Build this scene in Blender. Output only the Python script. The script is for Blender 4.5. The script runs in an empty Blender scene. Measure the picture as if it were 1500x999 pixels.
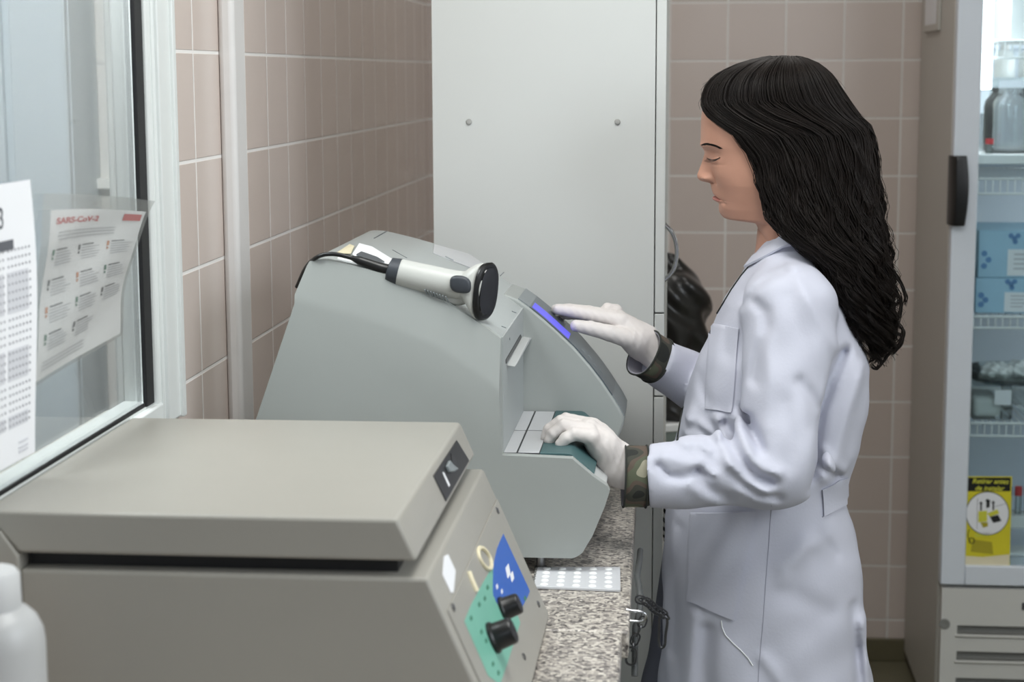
import bpy, math, random
import numpy as np
from mathutils import Vector, Matrix
from mathutils.bvhtree import BVHTree

scene = bpy.context.scene
COL = scene.collection
random.seed(7)
rng = np.random.default_rng(7)
R = math.radians

# ------------------------------------------------------------------ camera
FPX = 2664.4
CAM = Vector((0, 0, 1.56))
YAW, PITCH, ROLL = 0.09432, 0.14571, -0.00404
_fwd = Vector((-math.sin(YAW) * math.cos(PITCH), math.cos(YAW) * math.cos(PITCH), -math.sin(PITCH)))
_r0 = Vector((math.cos(YAW), math.sin(YAW), 0))
_u0 = _r0.cross(_fwd)
_right = _r0 * math.cos(ROLL) + _u0 * math.sin(ROLL)
_up = _u0 * math.cos(ROLL) - _r0 * math.sin(ROLL)
ROT = Matrix((_right, _up, -_fwd)).transposed()      # camera space (right, up, back) -> world


def ray(px, py):
    return (ROT @ Vector((px - 750, 499.5 - py, -FPX))).normalized()


def PY(px, py, Y):
    d = ray(px, py)
    return CAM + d * (Y / d.y)


def PX(px, py, X):
    d = ray(px, py)
    return CAM + d * (X / d.x)


def PZ(px, py, Z):
    d = ray(px, py)
    return CAM + d * ((Z - CAM.z) / d.z)


def PP(px, py, o, n):
    d = ray(px, py)
    return CAM + d * ((o - CAM).dot(n) / d.dot(n))


cam_data = bpy.data.cameras.new('camera')
cam_data.sensor_width = 36
cam_data.lens = FPX / 1500 * 36
cam_data.dof.use_dof = True
cam_data.dof.focus_distance = 2.60
cam_data.dof.aperture_fstop = 6.3
cam_data.clip_start = 0.05
cam = bpy.data.objects.new('camera', cam_data)
cam.matrix_world = Matrix.Translation(CAM) @ ROT.to_4x4()
COL.objects.link(cam)
scene.camera = cam

# ------------------------------------------------------------------ materials
def s2l(c):
    c = c / 255.0
    return c / 12.92 if c <= 0.04045 else ((c + 0.055) / 1.055) ** 2.4


def rgb(r, g, b):
    return (s2l(r), s2l(g), s2l(b), 1)


def new_mat(name):
    m = bpy.data.materials.new(name)
    m.use_nodes = True
    nt = m.node_tree
    bs = nt.nodes['Principled BSDF']
    return m, nt, bs


def mat(name, col, rough=0.5, metal=0.0, noise=0.03, nscale=18, bump=0.0, bscale=300, spec=0.5, **kw):
    m, nt, bs = new_mat(name)
    bs.inputs['Roughness'].default_value = rough
    bs.inputs['Metallic'].default_value = metal
    bs.inputs['Specular IOR Level'].default_value = spec
    geo = nt.nodes.new('ShaderNodeNewGeometry')
    n = nt.nodes.new('ShaderNodeTexNoise')
    n.inputs['Scale'].default_value = nscale
    n.inputs['Detail'].default_value = 4
    nt.links.new(geo.outputs['Position'], n.inputs['Vector'])
    mx = nt.nodes.new('ShaderNodeMix')
    mx.data_type = 'RGBA'
    c = Vector(col[:3])
    lo = c * (1 - noise * 2)
    hi = c * (1 + noise * 2)
    mx.inputs['A'].default_value = (*lo, 1)
    mx.inputs['B'].default_value = (*[min(1, v) for v in hi], 1)
    nt.links.new(n.outputs['Fac'], mx.inputs['Factor'])
    nt.links.new(mx.outputs['Result'], bs.inputs['Base Color'])
    if bump:
        n2 = nt.nodes.new('ShaderNodeTexNoise')
        n2.inputs['Scale'].default_value = bscale
        nt.links.new(geo.outputs['Position'], n2.inputs['Vector'])
        b = nt.nodes.new('ShaderNodeBump')
        b.inputs['Strength'].default_value = bump
        b.inputs['Distance'].default_value = 0.002
        nt.links.new(n2.outputs['Fac'], b.inputs['Height'])
        nt.links.new(b.outputs['Normal'], bs.inputs['Normal'])
    for k, v in kw.items():
        bs.inputs[k].default_value = v
    return m


def emis(name, col, strength):
    m, nt, bs = new_mat(name)
    bs.inputs['Base Color'].default_value = (0.02, 0.02, 0.03, 1)
    bs.inputs['Emission Color'].default_value = col
    bs.inputs['Emission Strength'].default_value = strength
    return m


def clear_mat(name, tint=(1, 1, 1, 1), refl=0.6, body=0.0, bodycol=(0.8, 0.85, 0.85, 1), rough=0.02):
    """thin clear sheet: transparent, fresnel gloss, optionally a little milky body"""
    m, nt, bs = new_mat(name)
    nt.nodes.remove(bs)
    out = nt.nodes['Material Output']
    tr = nt.nodes.new('ShaderNodeBsdfTransparent')
    tr.inputs['Color'].default_value = tint
    gl = nt.nodes.new('ShaderNodeBsdfGlossy')
    gl.inputs['Roughness'].default_value = rough
    df = nt.nodes.new('ShaderNodeBsdfDiffuse')
    df.inputs['Color'].default_value = bodycol
    m1 = nt.nodes.new('ShaderNodeMixShader')
    m1.inputs['Fac'].default_value = body
    nt.links.new(tr.outputs[0], m1.inputs[1])
    nt.links.new(df.outputs[0], m1.inputs[2])
    fr = nt.nodes.new('ShaderNodeFresnel')
    fr.inputs['IOR'].default_value = 1.45
    mu = nt.nodes.new('ShaderNodeMath')
    mu.operation = 'MULTIPLY'
    mu.inputs[1].default_value = refl
    nt.links.new(fr.outputs[0], mu.inputs[0])
    m2 = nt.nodes.new('ShaderNodeMixShader')
    nt.links.new(mu.outputs[0], m2.inputs['Fac'])
    nt.links.new(m1.outputs[0], m2.inputs[1])
    nt.links.new(gl.outputs[0], m2.inputs[2])
    nt.links.new(m2.outputs[0], out.inputs['Surface'])
    return m


def tile_mat(name, axis, u0, z0, pitch=0.148, c1=rgb(220, 207, 199), c2=rgb(211, 196, 187), grout=rgb(242, 239, 235), rough=0.22, pz=None):
    """square glazed wall tiles laid in a straight grid, in metres"""
    pz = pz or pitch
    m, nt, bs = new_mat(name)
    geo = nt.nodes.new('ShaderNodeNewGeometry')
    sep = nt.nodes.new('ShaderNodeSeparateXYZ')
    nt.links.new(geo.outputs['Position'], sep.inputs[0])

    def math_(op, a, b=None, c=None):
        n = nt.nodes.new('ShaderNodeMath')
        n.operation = op
        for i, v in enumerate((a, b, c)):
            if v is None:
                continue
            if isinstance(v, (int, float)):
                n.inputs[i].default_value = v
            else:
                nt.links.new(v, n.inputs[i])
        return n.outputs[0]
    u = math_('DIVIDE', math_('SUBTRACT', sep.outputs[axis], u0), pitch)
    v = math_('DIVIDE', math_('SUBTRACT', sep.outputs['Z'], z0), pz)
    fu = math_('FLOOR', u)
    fv = math_('FLOOR', v)
    du = math_('ABSOLUTE', math_('SUBTRACT', math_('SUBTRACT', u, fu), 0.5))
    dv = math_('ABSOLUTE', math_('SUBTRACT', math_('SUBTRACT', v, fv), 0.5))
    mx_ = math_('MAXIMUM', du, dv)
    mr = nt.nodes.new('ShaderNodeMapRange')
    mr.inputs['From Min'].default_value = 0.480
    mr.inputs['From Max'].default_value = 0.488
    nt.links.new(mx_, mr.inputs['Value'])
    comb = nt.nodes.new('ShaderNodeCombineXYZ')
    nt.links.new(fu, comb.inputs[0])
    nt.links.new(fv, comb.inputs[1])
    wn = nt.nodes.new('ShaderNodeTexWhiteNoise')
    nt.links.new(comb.outputs[0], wn.inputs['Vector'])
    nz = nt.nodes.new('ShaderNodeTexNoise')
    nz.inputs['Scale'].default_value = 9
    nt.links.new(geo.outputs['Position'], nz.inputs['Vector'])
    t = math_('ADD', math_('MULTIPLY', wn.outputs['Value'], 0.6), math_('MULTIPLY', nz.outputs['Fac'], 0.4))
    ca = nt.nodes.new('ShaderNodeMix')
    ca.data_type = 'RGBA'
    ca.inputs['A'].default_value = c1
    ca.inputs['B'].default_value = c2
    nt.links.new(t, ca.inputs['Factor'])
    cb = nt.nodes.new('ShaderNodeMix')
    cb.data_type = 'RGBA'
    nt.links.new(ca.outputs['Result'], cb.inputs['A'])
    cb.inputs['B'].default_value = grout
    nt.links.new(mr.outputs[0], cb.inputs['Factor'])
    nt.links.new(cb.outputs['Result'], bs.inputs['Base Color'])
    rr = math_('ADD', math_('MULTIPLY', mr.outputs[0], 0.5), rough)
    nt.links.new(rr, bs.inputs['Roughness'])
    b = nt.nodes.new('ShaderNodeBump')
    b.inputs['Strength'].default_value = 0.5
    b.inputs['Distance'].default_value = 0.002
    h = math_('SUBTRACT', 1.0, mr.outputs[0])
    h2 = math_('ADD', h, math_('MULTIPLY', nz.outputs['Fac'], 0.25))
    nt.links.new(h2, b.inputs['Height'])
    nt.links.new(b.outputs['Normal'], bs.inputs['Normal'])
    return m


def granite_mat():
    m, nt, bs = new_mat('granite')
    geo = nt.nodes.new('ShaderNodeNewGeometry')
    n0 = nt.nodes.new('ShaderNodeTexNoise')
    n0.inputs['Scale'].default_value = 260
    n0.inputs['Detail'].default_value = 3
    v = nt.nodes.new('ShaderNodeTexVoronoi')
    v.inputs['Scale'].default_value = 210
    nt.links.new(geo.outputs['Position'], n0.inputs['Vector'])
    nt.links.new(geo.outputs['Position'], v.inputs['Vector'])
    sepc = nt.nodes.new('ShaderNodeSeparateColor')
    nt.links.new(v.outputs['Color'], sepc.inputs[0])
    ad = nt.nodes.new('ShaderNodeMath')
    ad.operation = 'MULTIPLY_ADD'
    ad.inputs[1].default_value = 0.62
    nt.links.new(sepc.outputs[0], ad.inputs[0])
    mu = nt.nodes.new('ShaderNodeMath')
    mu.operation = 'MULTIPLY'
    mu.inputs[1].default_value = 0.45
    nt.links.new(n0.outputs['Fac'], mu.inputs[0])
    nt.links.new(mu.outputs[0], ad.inputs[2])
    cr = nt.nodes.new('ShaderNodeValToRGB')
    e = cr.color_ramp.elements
    e[0].position = 0.18
    e[0].color = rgb(58, 54, 52)
    e[1].position = 0.34
    e[1].color = rgb(128, 122, 118)
    for p, c in ((0.52, rgb(165, 158, 150)), (0.66, rgb(186, 178, 168)), (0.8, rgb(210, 203, 192))):
        x = e.new(p)
        x.color = c
    nt.links.new(ad.outputs[0], cr.inputs[0])
    nt.links.new(cr.outputs[0], bs.inputs['Base Color'])
    bs.inputs['Roughness'].default_value = 0.32
    return m


def camo_mat():
    m, nt, bs = new_mat('camouflage_cloth')
    geo = nt.nodes.new('ShaderNodeNewGeometry')
    n = nt.nodes.new('ShaderNodeTexNoise')
    n.inputs['Scale'].default_value = 30
    n.inputs['Detail'].default_value = 0.4
    nt.links.new(geo.outputs['Position'], n.inputs['Vector'])
    cr = nt.nodes.new('ShaderNodeValToRGB')
    cr.color_ramp.interpolation = 'CONSTANT'
    e = cr.color_ramp.elements
    e[0].position = 0
    e[0].color = rgb(38, 40, 36)
    e[1].position = 0.42
    e[1].color = rgb(62, 62, 54)
    for p, c in ((0.52, rgb(88, 76, 66)), (0.6, rgb(84, 88, 70)), (0.69, rgb(150, 146, 126))):
        x = e.new(p)
        x.color = c
    nt.links.new(n.outputs['Fac'], cr.inputs[0])
    nt.links.new(cr.outputs[0], bs.inputs['Base Color'])
    bs.inputs['Roughness'].default_value = 0.85
    return m


M = {}
M['tile_left'] = tile_mat('tile_left', 'Y', 2.4659, 1.5919)
M['tile_back'] = tile_mat('tile_back', 'X', 0.10925, 1.5919)
M['tile_far'] = tile_mat('tile_far', 'X', -1.16, 1.586, pitch=0.245, pz=0.245, c1=rgb(228, 224, 219), c2=rgb(222, 218, 212), grout=rgb(206, 202, 198))
M['granite'] = granite_mat()
M['camo'] = camo_mat()
M['white_frame'] = mat('white_frame', rgb(226, 230, 228), 0.4, noise=0.015)
M['gasket'] = mat('gasket', rgb(22, 22, 24), 0.6)
M['cabinet'] = mat('cabinet', rgb(213, 215, 212), 0.38, noise=0.008, nscale=4)
M['plinth'] = mat('plinth', rgb(90, 88, 82), 0.6)
M['chrome'] = mat('chrome', rgb(205, 206, 208), 0.18, 1.0)
M['steel'] = mat('steel', rgb(150, 150, 152), 0.3, 1.0)
M['darksteel'] = mat('darksteel', rgb(96, 96, 98), 0.35, 1.0)
M['centri'] = mat('centri', rgb(160, 157, 149), 0.40, noise=0.01, bump=0.04, bscale=900)
M['dark'] = mat('dark', rgb(30, 31, 32), 0.4)
M['black'] = mat('black', rgb(16, 16, 17), 0.35)
M['blackgloss'] = mat('blackgloss', rgb(10, 12, 13), 0.08)
M['analyser'] = mat('analyser', rgb(158, 162, 159), 0.45, noise=0.01, bump=0.05, bscale=1200)
M['analyser_top'] = mat('analyser_top', rgb(170, 175, 174), 0.42, noise=0.01)
M['analyser_light'] = mat('analyser_light', rgb(196, 198, 197), 0.4, noise=0.01)
M['bezel'] = mat('bezel', rgb(84, 92, 98), 0.3)
M['bezel_grey'] = mat('bezel_grey', rgb(130, 136, 138), 0.4)
M['teal_mat'] = mat('teal_mat', rgb(62, 92, 94), 0.5)
M['panel_grey'] = mat('panel_grey', rgb(196, 197, 199), 0.35)
M['screen'] = emis('screen', (0.13, 0.12, 0.86, 1), 1.0)
M['scanner'] = mat('scanner', rgb(190, 191, 186), 0.35, noise=0.01)
M['scanner_dark'] = mat('scanner_dark', rgb(58, 62, 68), 0.45)
M['paper'] = mat('paper', rgb(238, 239, 242), 0.75, noise=0.01)
M['ink'] = mat('ink', rgb(96, 98, 104), 0.8)
M['ink_light'] = mat('ink_light', rgb(196, 197, 202), 0.8)
M['ink_dark'] = mat('ink_dark', rgb(58, 58, 62), 0.8)
M['red'] = mat('red', rgb(206, 70, 72), 0.6)
M['ink_mid'] = mat('ink_mid', rgb(150, 151, 157), 0.8)
M['ink_pale'] = mat('ink_pale', rgb(208, 209, 214), 0.8)
M['orange'] = mat('orange', rgb(214, 140, 92), 0.6)
M['green'] = mat('green', rgb(70, 128, 106), 0.6)
M['blue_label'] = mat('blue_label', rgb(46, 100, 190), 0.4)
M['teal_label'] = mat('teal_label', rgb(120, 184, 164), 0.4)
M['cream'] = mat('cream', rgb(232, 222, 190), 0.5)
M['white'] = mat('white', rgb(238, 239, 238), 0.45, noise=0.01)
M['bottle'] = mat('bottle', rgb(184, 185, 185), 0.38, noise=0.005)
M['fridge_side'] = mat('fridge_side', rgb(196, 193, 186), 0.45, noise=0.01)
M['fridge_front'] = mat('fridge_front', rgb(222, 228, 236), 0.35, noise=0.01)
M['fridge_low'] = mat('fridge_low', rgb(212, 211, 206), 0.4, noise=0.01)
M['louvre'] = mat('louvre', rgb(132, 132, 128), 0.6)
M['box_blue'] = mat('box_blue', rgb(168, 204, 226), 0.5)
M['box_pattern'] = mat('box_pattern', rgb(100, 142, 190), 0.5)
M['yellow'] = mat('yellow', rgb(222, 210, 44), 0.45)
M['yellow_dark'] = mat('yellow_dark', rgb(176, 164, 40), 0.45)
M['yellow_text'] = mat('yellow_text', rgb(216, 214, 70), 0.45)
M['bagblack'] = mat('bagblack', rgb(34, 33, 32), 0.28, bump=0.3, bscale=60)
M['bin'] = mat('bin', rgb(120, 130, 124), 0.4)
M['floor'] = mat('floor', rgb(112, 108, 88), 0.45, noise=0.06)
M['skirting'] = mat('skirting', rgb(104, 98, 74), 0.5, noise=0.08)
M['plaster'] = mat('plaster', rgb(226, 224, 218), 0.8)
M['pvc'] = mat('pvc', rgb(226, 224, 222), 0.35)
M['bluewhite'] = mat('bluewhite', rgb(206, 216, 222), 0.45, noise=0.008, nscale=3)
M['skin'] = mat('skin', rgb(192, 143, 121), 0.5, noise=0.03, nscale=40, bump=0.06, bscale=900)
M['lip'] = mat('lip', rgb(164, 104, 94), 0.45)
M['hair'] = mat('hair', rgb(26, 20, 17), 0.5, noise=0.25, nscale=40, spec=0.22)
M['coat'] = mat('coat', rgb(197, 198, 210), 0.8, noise=0.012, nscale=10, bump=0.12, bscale=240, spec=0.2)
M['seam'] = mat('seam', rgb(166, 166, 180), 0.9)
M['lining'] = mat('lining', rgb(150, 148, 156), 0.9)
M['trim'] = mat('trim', rgb(44, 46, 42), 0.85)
M['glove'] = mat('glove', rgb(216, 209, 205), 0.62, noise=0.02, nscale=60, bump=0.18, bscale=140)
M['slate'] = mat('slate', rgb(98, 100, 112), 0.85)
M['shoe'] = mat('shoe', rgb(30, 30, 32), 0.5)
M['glass'] = clear_mat('glass', (0.93, 0.95, 0.95, 1), 0.55)
M['fridge_glass'] = clear_mat('fridge_glass', (0.90, 0.95, 0.96, 1), 0.45)
M['clear'] = clear_mat('clear', (0.90, 0.93, 0.92, 1), 1.0, 0.10)
M['jar'] = clear_mat('jar', (0.86, 0.87, 0.87, 1), 1.0, 0.12, (0.6, 0.6, 0.6, 1))
M['sleeve'] = clear_mat('sleeve', (0.98, 0.98, 0.97, 1), 0.35, 0.05, (0.72, 0.71, 0.68, 1), 0.2)
M['cap_white'] = mat('cap_white', rgb(202, 203, 203), 0.45)
M['screw_grey'] = mat('screw_grey', rgb(168, 168, 164), 0.5)
M['plate_white'] = mat('plate_white', rgb(206, 207, 210), 0.4)
M['sill'] = mat('sill', rgb(186, 176, 160), 0.5)
M['led'] = emis('led', (0.92, 0.97, 1.0, 1), 5.0)
M['cable'] = mat('cable', rgb(70, 72, 72), 0.5)

# ------------------------------------------------------------------ object helpers
WL = {}


def tag(o, label=None, cat=None, group=None, kind=None):
    if label:
        o['label'] = label
    if cat:
        o['category'] = cat
    if group:
        o['group'] = group
    if kind:
        o['kind'] = kind
    return o


def thing(name, loc, label, cat, group=None):
    o = bpy.data.objects.new(name, None)
    o.empty_display_size = 0.05
    o.location = loc
    COL.objects.link(o)
    WL[o.name] = Vector(loc)
    return tag(o, label, cat, group)


def obj(name, vf, m, parent=None, smooth=None, bevel=0.0, segs=2, origin=None, mats=None, label=None):
    """vf = (verts in world metres, faces[, material indices]); one mesh object"""
    vs, fs = vf[0], vf[1]
    vs = np.asarray([tuple(v) for v in vs] if not isinstance(vs, np.ndarray) else vs, dtype=np.float64)
    if parent is not None:
        L = WL[parent.name]
    elif origin is not None:
        L = Vector(origin)
    else:
        lo, hi = vs.min(0), vs.max(0)
        L = Vector(((lo[0] + hi[0]) / 2, (lo[1] + hi[1]) / 2, lo[2]))
    me = bpy.data.meshes.new(name)
    me.from_pydata((vs - np.array(L)).tolist(), [], [list(f) for f in fs])
    for mm in ([m] + (mats or [])):
        me.materials.append(mm)
    if len(vf) > 2 and vf[2] is not None:
        me.polygons.foreach_set('material_index', list(vf[2]))
    me.validate()
    me.update()
    o = bpy.data.objects.new(name, me)
    COL.objects.link(o)
    if parent is not None:
        o.parent = parent
        WL[o.name] = L
    else:
        o.location = L
        WL[o.name] = L
    if smooth is not None:
        me.shade_smooth()
        if smooth < 179:
            me.set_sharp_from_angle(angle=R(smooth))
    if bevel:
        bv = o.modifiers.new('bevel', 'BEVEL')
        bv.width = bevel
        bv.segments = segs
        bv.limit_method = 'ANGLE'
        bv.angle_limit = R(32)
        bv.harden_normals = False
        if smooth is None:
            me.shade_smooth()
            me.set_sharp_from_angle(angle=R(75))
    if label:
        o['label'] = label
    return o


def struct(name, vf, m, parent=None, **k):
    o = obj(name, vf, m, parent, **k)
    if parent is None:
        o['kind'] = 'structure'
    return o


def join(*vfs):
    V, F, MI = [], [], []
    for vf in vfs:
        b = len(V)
        V += [tuple(v) for v in vf[0]]
        F += [tuple(i + b for i in f) for f in vf[1]]
        MI += list(vf[2]) if len(vf) > 2 and vf[2] is not None else [0] * len(vf[1])
    return V, F, MI


def wm(vf, i):
    return vf[0], vf[1], [i] * len(vf[1])


def box(x0, x1, y0, y1, z0, z1):
    v = [(x0, y0, z0), (x1, y0, z0), (x1, y1, z0), (x0, y1, z0), (x0, y0, z1), (x1, y0, z1), (x1, y1, z1), (x0, y1, z1)]
    f = [(3, 2, 1, 0), (4, 5, 6, 7), (0, 1, 5, 4), (1, 2, 6, 5), (2, 3, 7, 6), (3, 0, 4, 7)]
    return v, f


def loft(sections, closed=True, cap=True):
    """sections: list of equal length point loops"""
    n = len(sections[0])
    V = [tuple(p) for s in sections for p in s]
    F = []
    for i in range(len(sections) - 1):
        for j in range(n if closed else n - 1):
            k = (j + 1) % n
            F.append((i * n + j, i * n + k, (i + 1) * n + k, (i + 1) * n + j))
    if cap and closed:
        F.append(tuple(reversed(range(n))))
        F.append(tuple((len(sections) - 1) * n + j for j in range(n)))
    return V, F


def prism_xz(poly, y0, y1, poly1=None):
    """poly of (x, z), extruded along y; poly1 optional for the far end"""
    a = [(x, y0, z) for x, z in poly]
    b = [(x, y1, z) for x, z in (poly1 or poly)]
    V, F = loft([a, b])
    return V, F


def prism(pts, n, t):
    """flat polygon pts (Vectors) given a thickness t along n"""
    n = Vector(n).normalized() * t
    return loft([[Vector(p) for p in pts], [Vector(p) + n for p in pts]])


def tube(pts, r, n=8, cap=True):
    pts = [Vector(p) for p in pts]
    rs = r if isinstance(r, (list, tuple)) else [r] * len(pts)
    secs = []
    up = None
    for i, p in enumerate(pts):
        t = (pts[min(i + 1, len(pts) - 1)] - pts[max(i - 1, 0)])
        if t.length < 1e-9:
            t = Vector((0, 0, 1))
        t.normalize()
        if up is None:
            up = Vector((0, 0, 1)) if abs(t.z) < 0.9 else Vector((1, 0, 0))
        s = t.cross(up)
        if s.length < 1e-6:
            s = t.orthogonal()
        s.normalize()
        up = s.cross(t).normalized()
        secs.append([p + (s * math.cos(a) + up * math.sin(a)) * rs[i] for a in [2 * math.pi * k / n for k in range(n)]])
    return loft(secs, True, cap)


def ring_tube(pts, r, n=8):
    """closed loop tube"""
    pts = [Vector(p) for p in pts]
    N = len(pts)
    c = sum(pts, Vector()) / N
    nrm = Vector()
    for i in range(N):
        nrm += (pts[i] - c).cross(pts[(i + 1) % N] - c)
    nrm.normalize()
    V, F = [], []
    for i, p in enumerate(pts):
        t = (pts[(i + 1) % N] - pts[i - 1]).normalized()
        s = t.cross(nrm).normalized()
        V += [tuple(p + (s * math.cos(2 * math.pi * k / n) + nrm * math.sin(2 * math.pi * k / n)) * r) for k in range(n)]
    for i in range(N):
        for k in range(n):
            F.append((i * n + k, i * n + (k + 1) % n, ((i + 1) % N) * n + (k + 1) % n, ((i + 1) % N) * n + k))
    return V, F


def lathe(profile, center, axis=(0, 0, 1), n=32):
    """profile (r, h) along axis from center"""
    ax = Vector(axis).normalized()
    s = ax.orthogonal().normalized()
    t = ax.cross(s)
    c = Vector(center)
    secs = []
    for r, h in profile:
        r = max(r, 1e-5)
        secs.append([c + ax * h + (s * math.cos(2 * math.pi * k / n) + t * math.sin(2 * math.pi * k / n)) * r for k in range(n)])
    return loft(secs)


def spline(pts, n=12):
    """Catmull-Rom through pts"""
    P = [Vector(p) for p in pts]
    P = [P[0] * 2 - P[1]] + P + [P[-1] * 2 - P[-2]]
    out = []
    for i in range(1, len(P) - 2):
        for k in range(n):
            t = k / n
            a, b, c, d = P[i - 1], P[i], P[i + 1], P[i + 2]
            out.append(0.5 * ((2 * b) + (c - a) * t + (2 * a - 5 * b + 4 * c - d) * t * t + (3 * b - a - 3 * c + d) * t ** 3))
    out.append(P[-2])
    return out


def text_vf(body, size, origin, right, up, depth=0.0004, shear=0.0, align='LEFT', bold=0.0):
    cu = bpy.data.curves.new('txt', 'FONT')
    cu.body = body
    cu.size = size
    cu.extrude = depth / 2
    cu.shear = shear
    cu.align_x = align
    cu.offset = bold
    o = bpy.data.objects.new('txt', cu)
    COL.objects.link(o)
    dg = bpy.context.evaluated_depsgraph_get()
    me = o.evaluated_get(dg).to_mesh()
    r = Vector(right).normalized()
    u = Vector(up).normalized()
    n = r.cross(u)
    org = Vector(origin)
    V = [org + r * v.co.x + u * v.co.y + n * v.co.z for v in me.vertices]
    F = [tuple(p.vertices) for p in me.polygons]
    o.evaluated_get(dg).to_mesh_clear()
    bpy.data.objects.remove(o)
    bpy.data.curves.remove(cu)
    return V, F


# ------------------------------------------------------------------ implicit surfaces
def surface_nets(f, lo, hi, h, smooth=0):
    lo = np.array(lo, float)
    n = np.ceil((np.array(hi) - lo) / h).astype(int) + 1
    ax = [lo[i] + h * np.arange(n[i]) for i in range(3)]
    vals = np.empty(tuple(n), np.float32)
    for i in range(n[0]):
        g = np.stack(np.meshgrid([ax[0][i]], ax[1], ax[2], indexing='ij'), -1).reshape(-1, 3)
        vals[i] = f(g).reshape(n[1], n[2])
    s = vals < 0
    c = np.zeros(tuple(n - 1), np.int8)
    for dx in (0, 1):
        for dy in (0, 1):
            for dz in (0, 1):
                c += s[dx:n[0] - 1 + dx, dy:n[1] - 1 + dy, dz:n[2] - 1 + dz]
    act = (c > 0) & (c < 8)
    cells = np.argwhere(act)
    idx = -np.ones(tuple(n - 1), np.int64)
    idx[act] = np.arange(len(cells))
    acc = np.zeros((len(cells), 3))
    cnt = np.zeros(len(cells))
    corners = [(a, b, d) for a in (0, 1) for b in (0, 1) for d in (0, 1)]
    for p in corners:
        for axis in range(3):
            if p[axis]:
                continue
            q = list(p)
            q[axis] = 1
            v0 = vals[cells[:, 0] + p[0], cells[:, 1] + p[1], cells[:, 2] + p[2]]
            v1 = vals[cells[:, 0] + q[0], cells[:, 1] + q[1], cells[:, 2] + q[2]]
            m = (v0 < 0) != (v1 < 0)
            t = np.where(m, v0 / np.where(v0 == v1, 1, (v0 - v1)), 0)
            pos = np.tile(np.array(p, float), (len(cells), 1))
            pos[:, axis] += t
            acc[m] += pos[m]
            cnt[m] += 1
    V = lo + (cells + acc / cnt[:, None]) * h
    F = []
    for axis in range(3):
        b, d = [(1, 2), (2, 0), (0, 1)][axis]
        sl0 = [slice(None)] * 3
        sl1 = [slice(None)] * 3
        sl0[axis] = slice(0, n[axis] - 1)
        sl1[axis] = slice(1, n[axis])
        e = s[tuple(sl0)] != s[tuple(sl1)]
        ee = np.argwhere(e)
        ok = (ee[:, b] > 0) & (ee[:, d] > 0) & (ee[:, b] < n[b] - 1) & (ee[:, d] < n[d] - 1)
        ee = ee[ok]
        sg = s[ee[:, 0], ee[:, 1], ee[:, 2]]

        def cell(ob, od):
            q = ee.copy()
            q[:, b] += ob
            q[:, d] += od
            return idx[q[:, 0], q[:, 1], q[:, 2]]
        quad = np.stack([cell(-1, -1), cell(0, -1), cell(0, 0), cell(-1, 0)], 1)
        quad[~sg] = quad[~sg][:, ::-1]
        F.append(quad)
    F = np.concatenate(F)
    F = F[(F >= 0).all(1)]
    for _ in range(smooth):
        acc = np.zeros_like(V)
        cnt = np.zeros(len(V))
        for k in range(4):
            np.add.at(acc, F[:, k], V[F[:, (k + 1) % 4]])
            np.add.at(acc, F[:, k], V[F[:, (k + 3) % 4]])
            np.add.at(cnt, F[:, k], 2)
        V = V * 0.4 + 0.6 * acc / np.maximum(cnt, 1)[:, None]
    return V, F.tolist()


def rcone(P, a, b, r1, r2):
    a = np.array(a, float)
    ba = np.array(b, float) - a
    t = np.clip(((P - a) @ ba) / (ba @ ba), 0, 1)
    return np.linalg.norm(P - (a + t[:, None] * ba), axis=1) - (r1 + (r2 - r1) * t)


def smin(a, b, k):
    h = np.clip(0.5 + 0.5 * (b - a) / k, 0, 1)
    return b + (a - b) * h - k * h * (1 - h)


def ellipsoid(P, c, r):
    q = (P - np.array(c)) / np.array(r)
    k = np.linalg.norm(q, axis=1)
    return (k - 1) * min(r)


def poly2d_dist(P2, pts):
    d = np.full(len(P2), 1e9)
    for a, b in zip(pts[:-1], pts[1:]):
        a = np.array(a)
        ba = np.array(b) - a
        t = np.clip(((P2 - a) @ ba) / max(ba @ ba, 1e-12), 0, 1)
        d = np.minimum(d, np.linalg.norm(P2 - (a + t[:, None] * ba), axis=1))
    return d


def objs(name, vfs, m, parent, **k):
    return [obj(name, v, m, parent, **k) for v in vfs]

# ================================================================== ROOM
XW, YB, CT = -0.67, 4.779, 0.90
struct('floor', box(-3.2, 1.75, -1.2, 4.9, -0.06, 0), M['floor'])
struct('wall_left', join(
    box(-0.712, XW, -1.2, 0.5, 0, 2.7), box(-0.712, XW, 2.30, YB, 0, 2.7),
    box(-0.712, XW, 0.5, 2.30, 0, 1.10), box(-0.712, XW, 0.5, 2.30, 2.35, 2.7)), M['tile_left'])
struct('wall_back', box(XW, 1.75, YB, YB + 0.1, 0, 2.7), M['tile_back'])
struct('wall_right', box(1.65, 1.75, -1.2, YB, 0, 2.7), M['plaster'])
struct('ceiling', box(-3.2, 1.75, -1.2, 4.9, 2.7, 2.76), M['plaster'])
struct('baseboard_back', box(XW, 1.65, YB - 0.012, YB, 0, 0.062), M['skirting'], bevel=0.003)
# the room on the other side of the glass
struct('wall_beyond', box(-3.2, -0.713, 3.72, 3.82, 0, 2.7), M['tile_far'])
xa, xb = PY(160, 150, 3.69).x, PY(168, 150, 3.69).x
struct('trim_1', box(-1.6, -0.72, 3.69, 3.72, PY(140, 278, 3.69).z, PY(140, 262, 3.69).z), M['plaster'], bevel=0.004)
struct('trim_2', box(xa, xb + 0.02, 3.67, 3.72, 0.0, 2.7), M['white_frame'], bevel=0.004)

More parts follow.
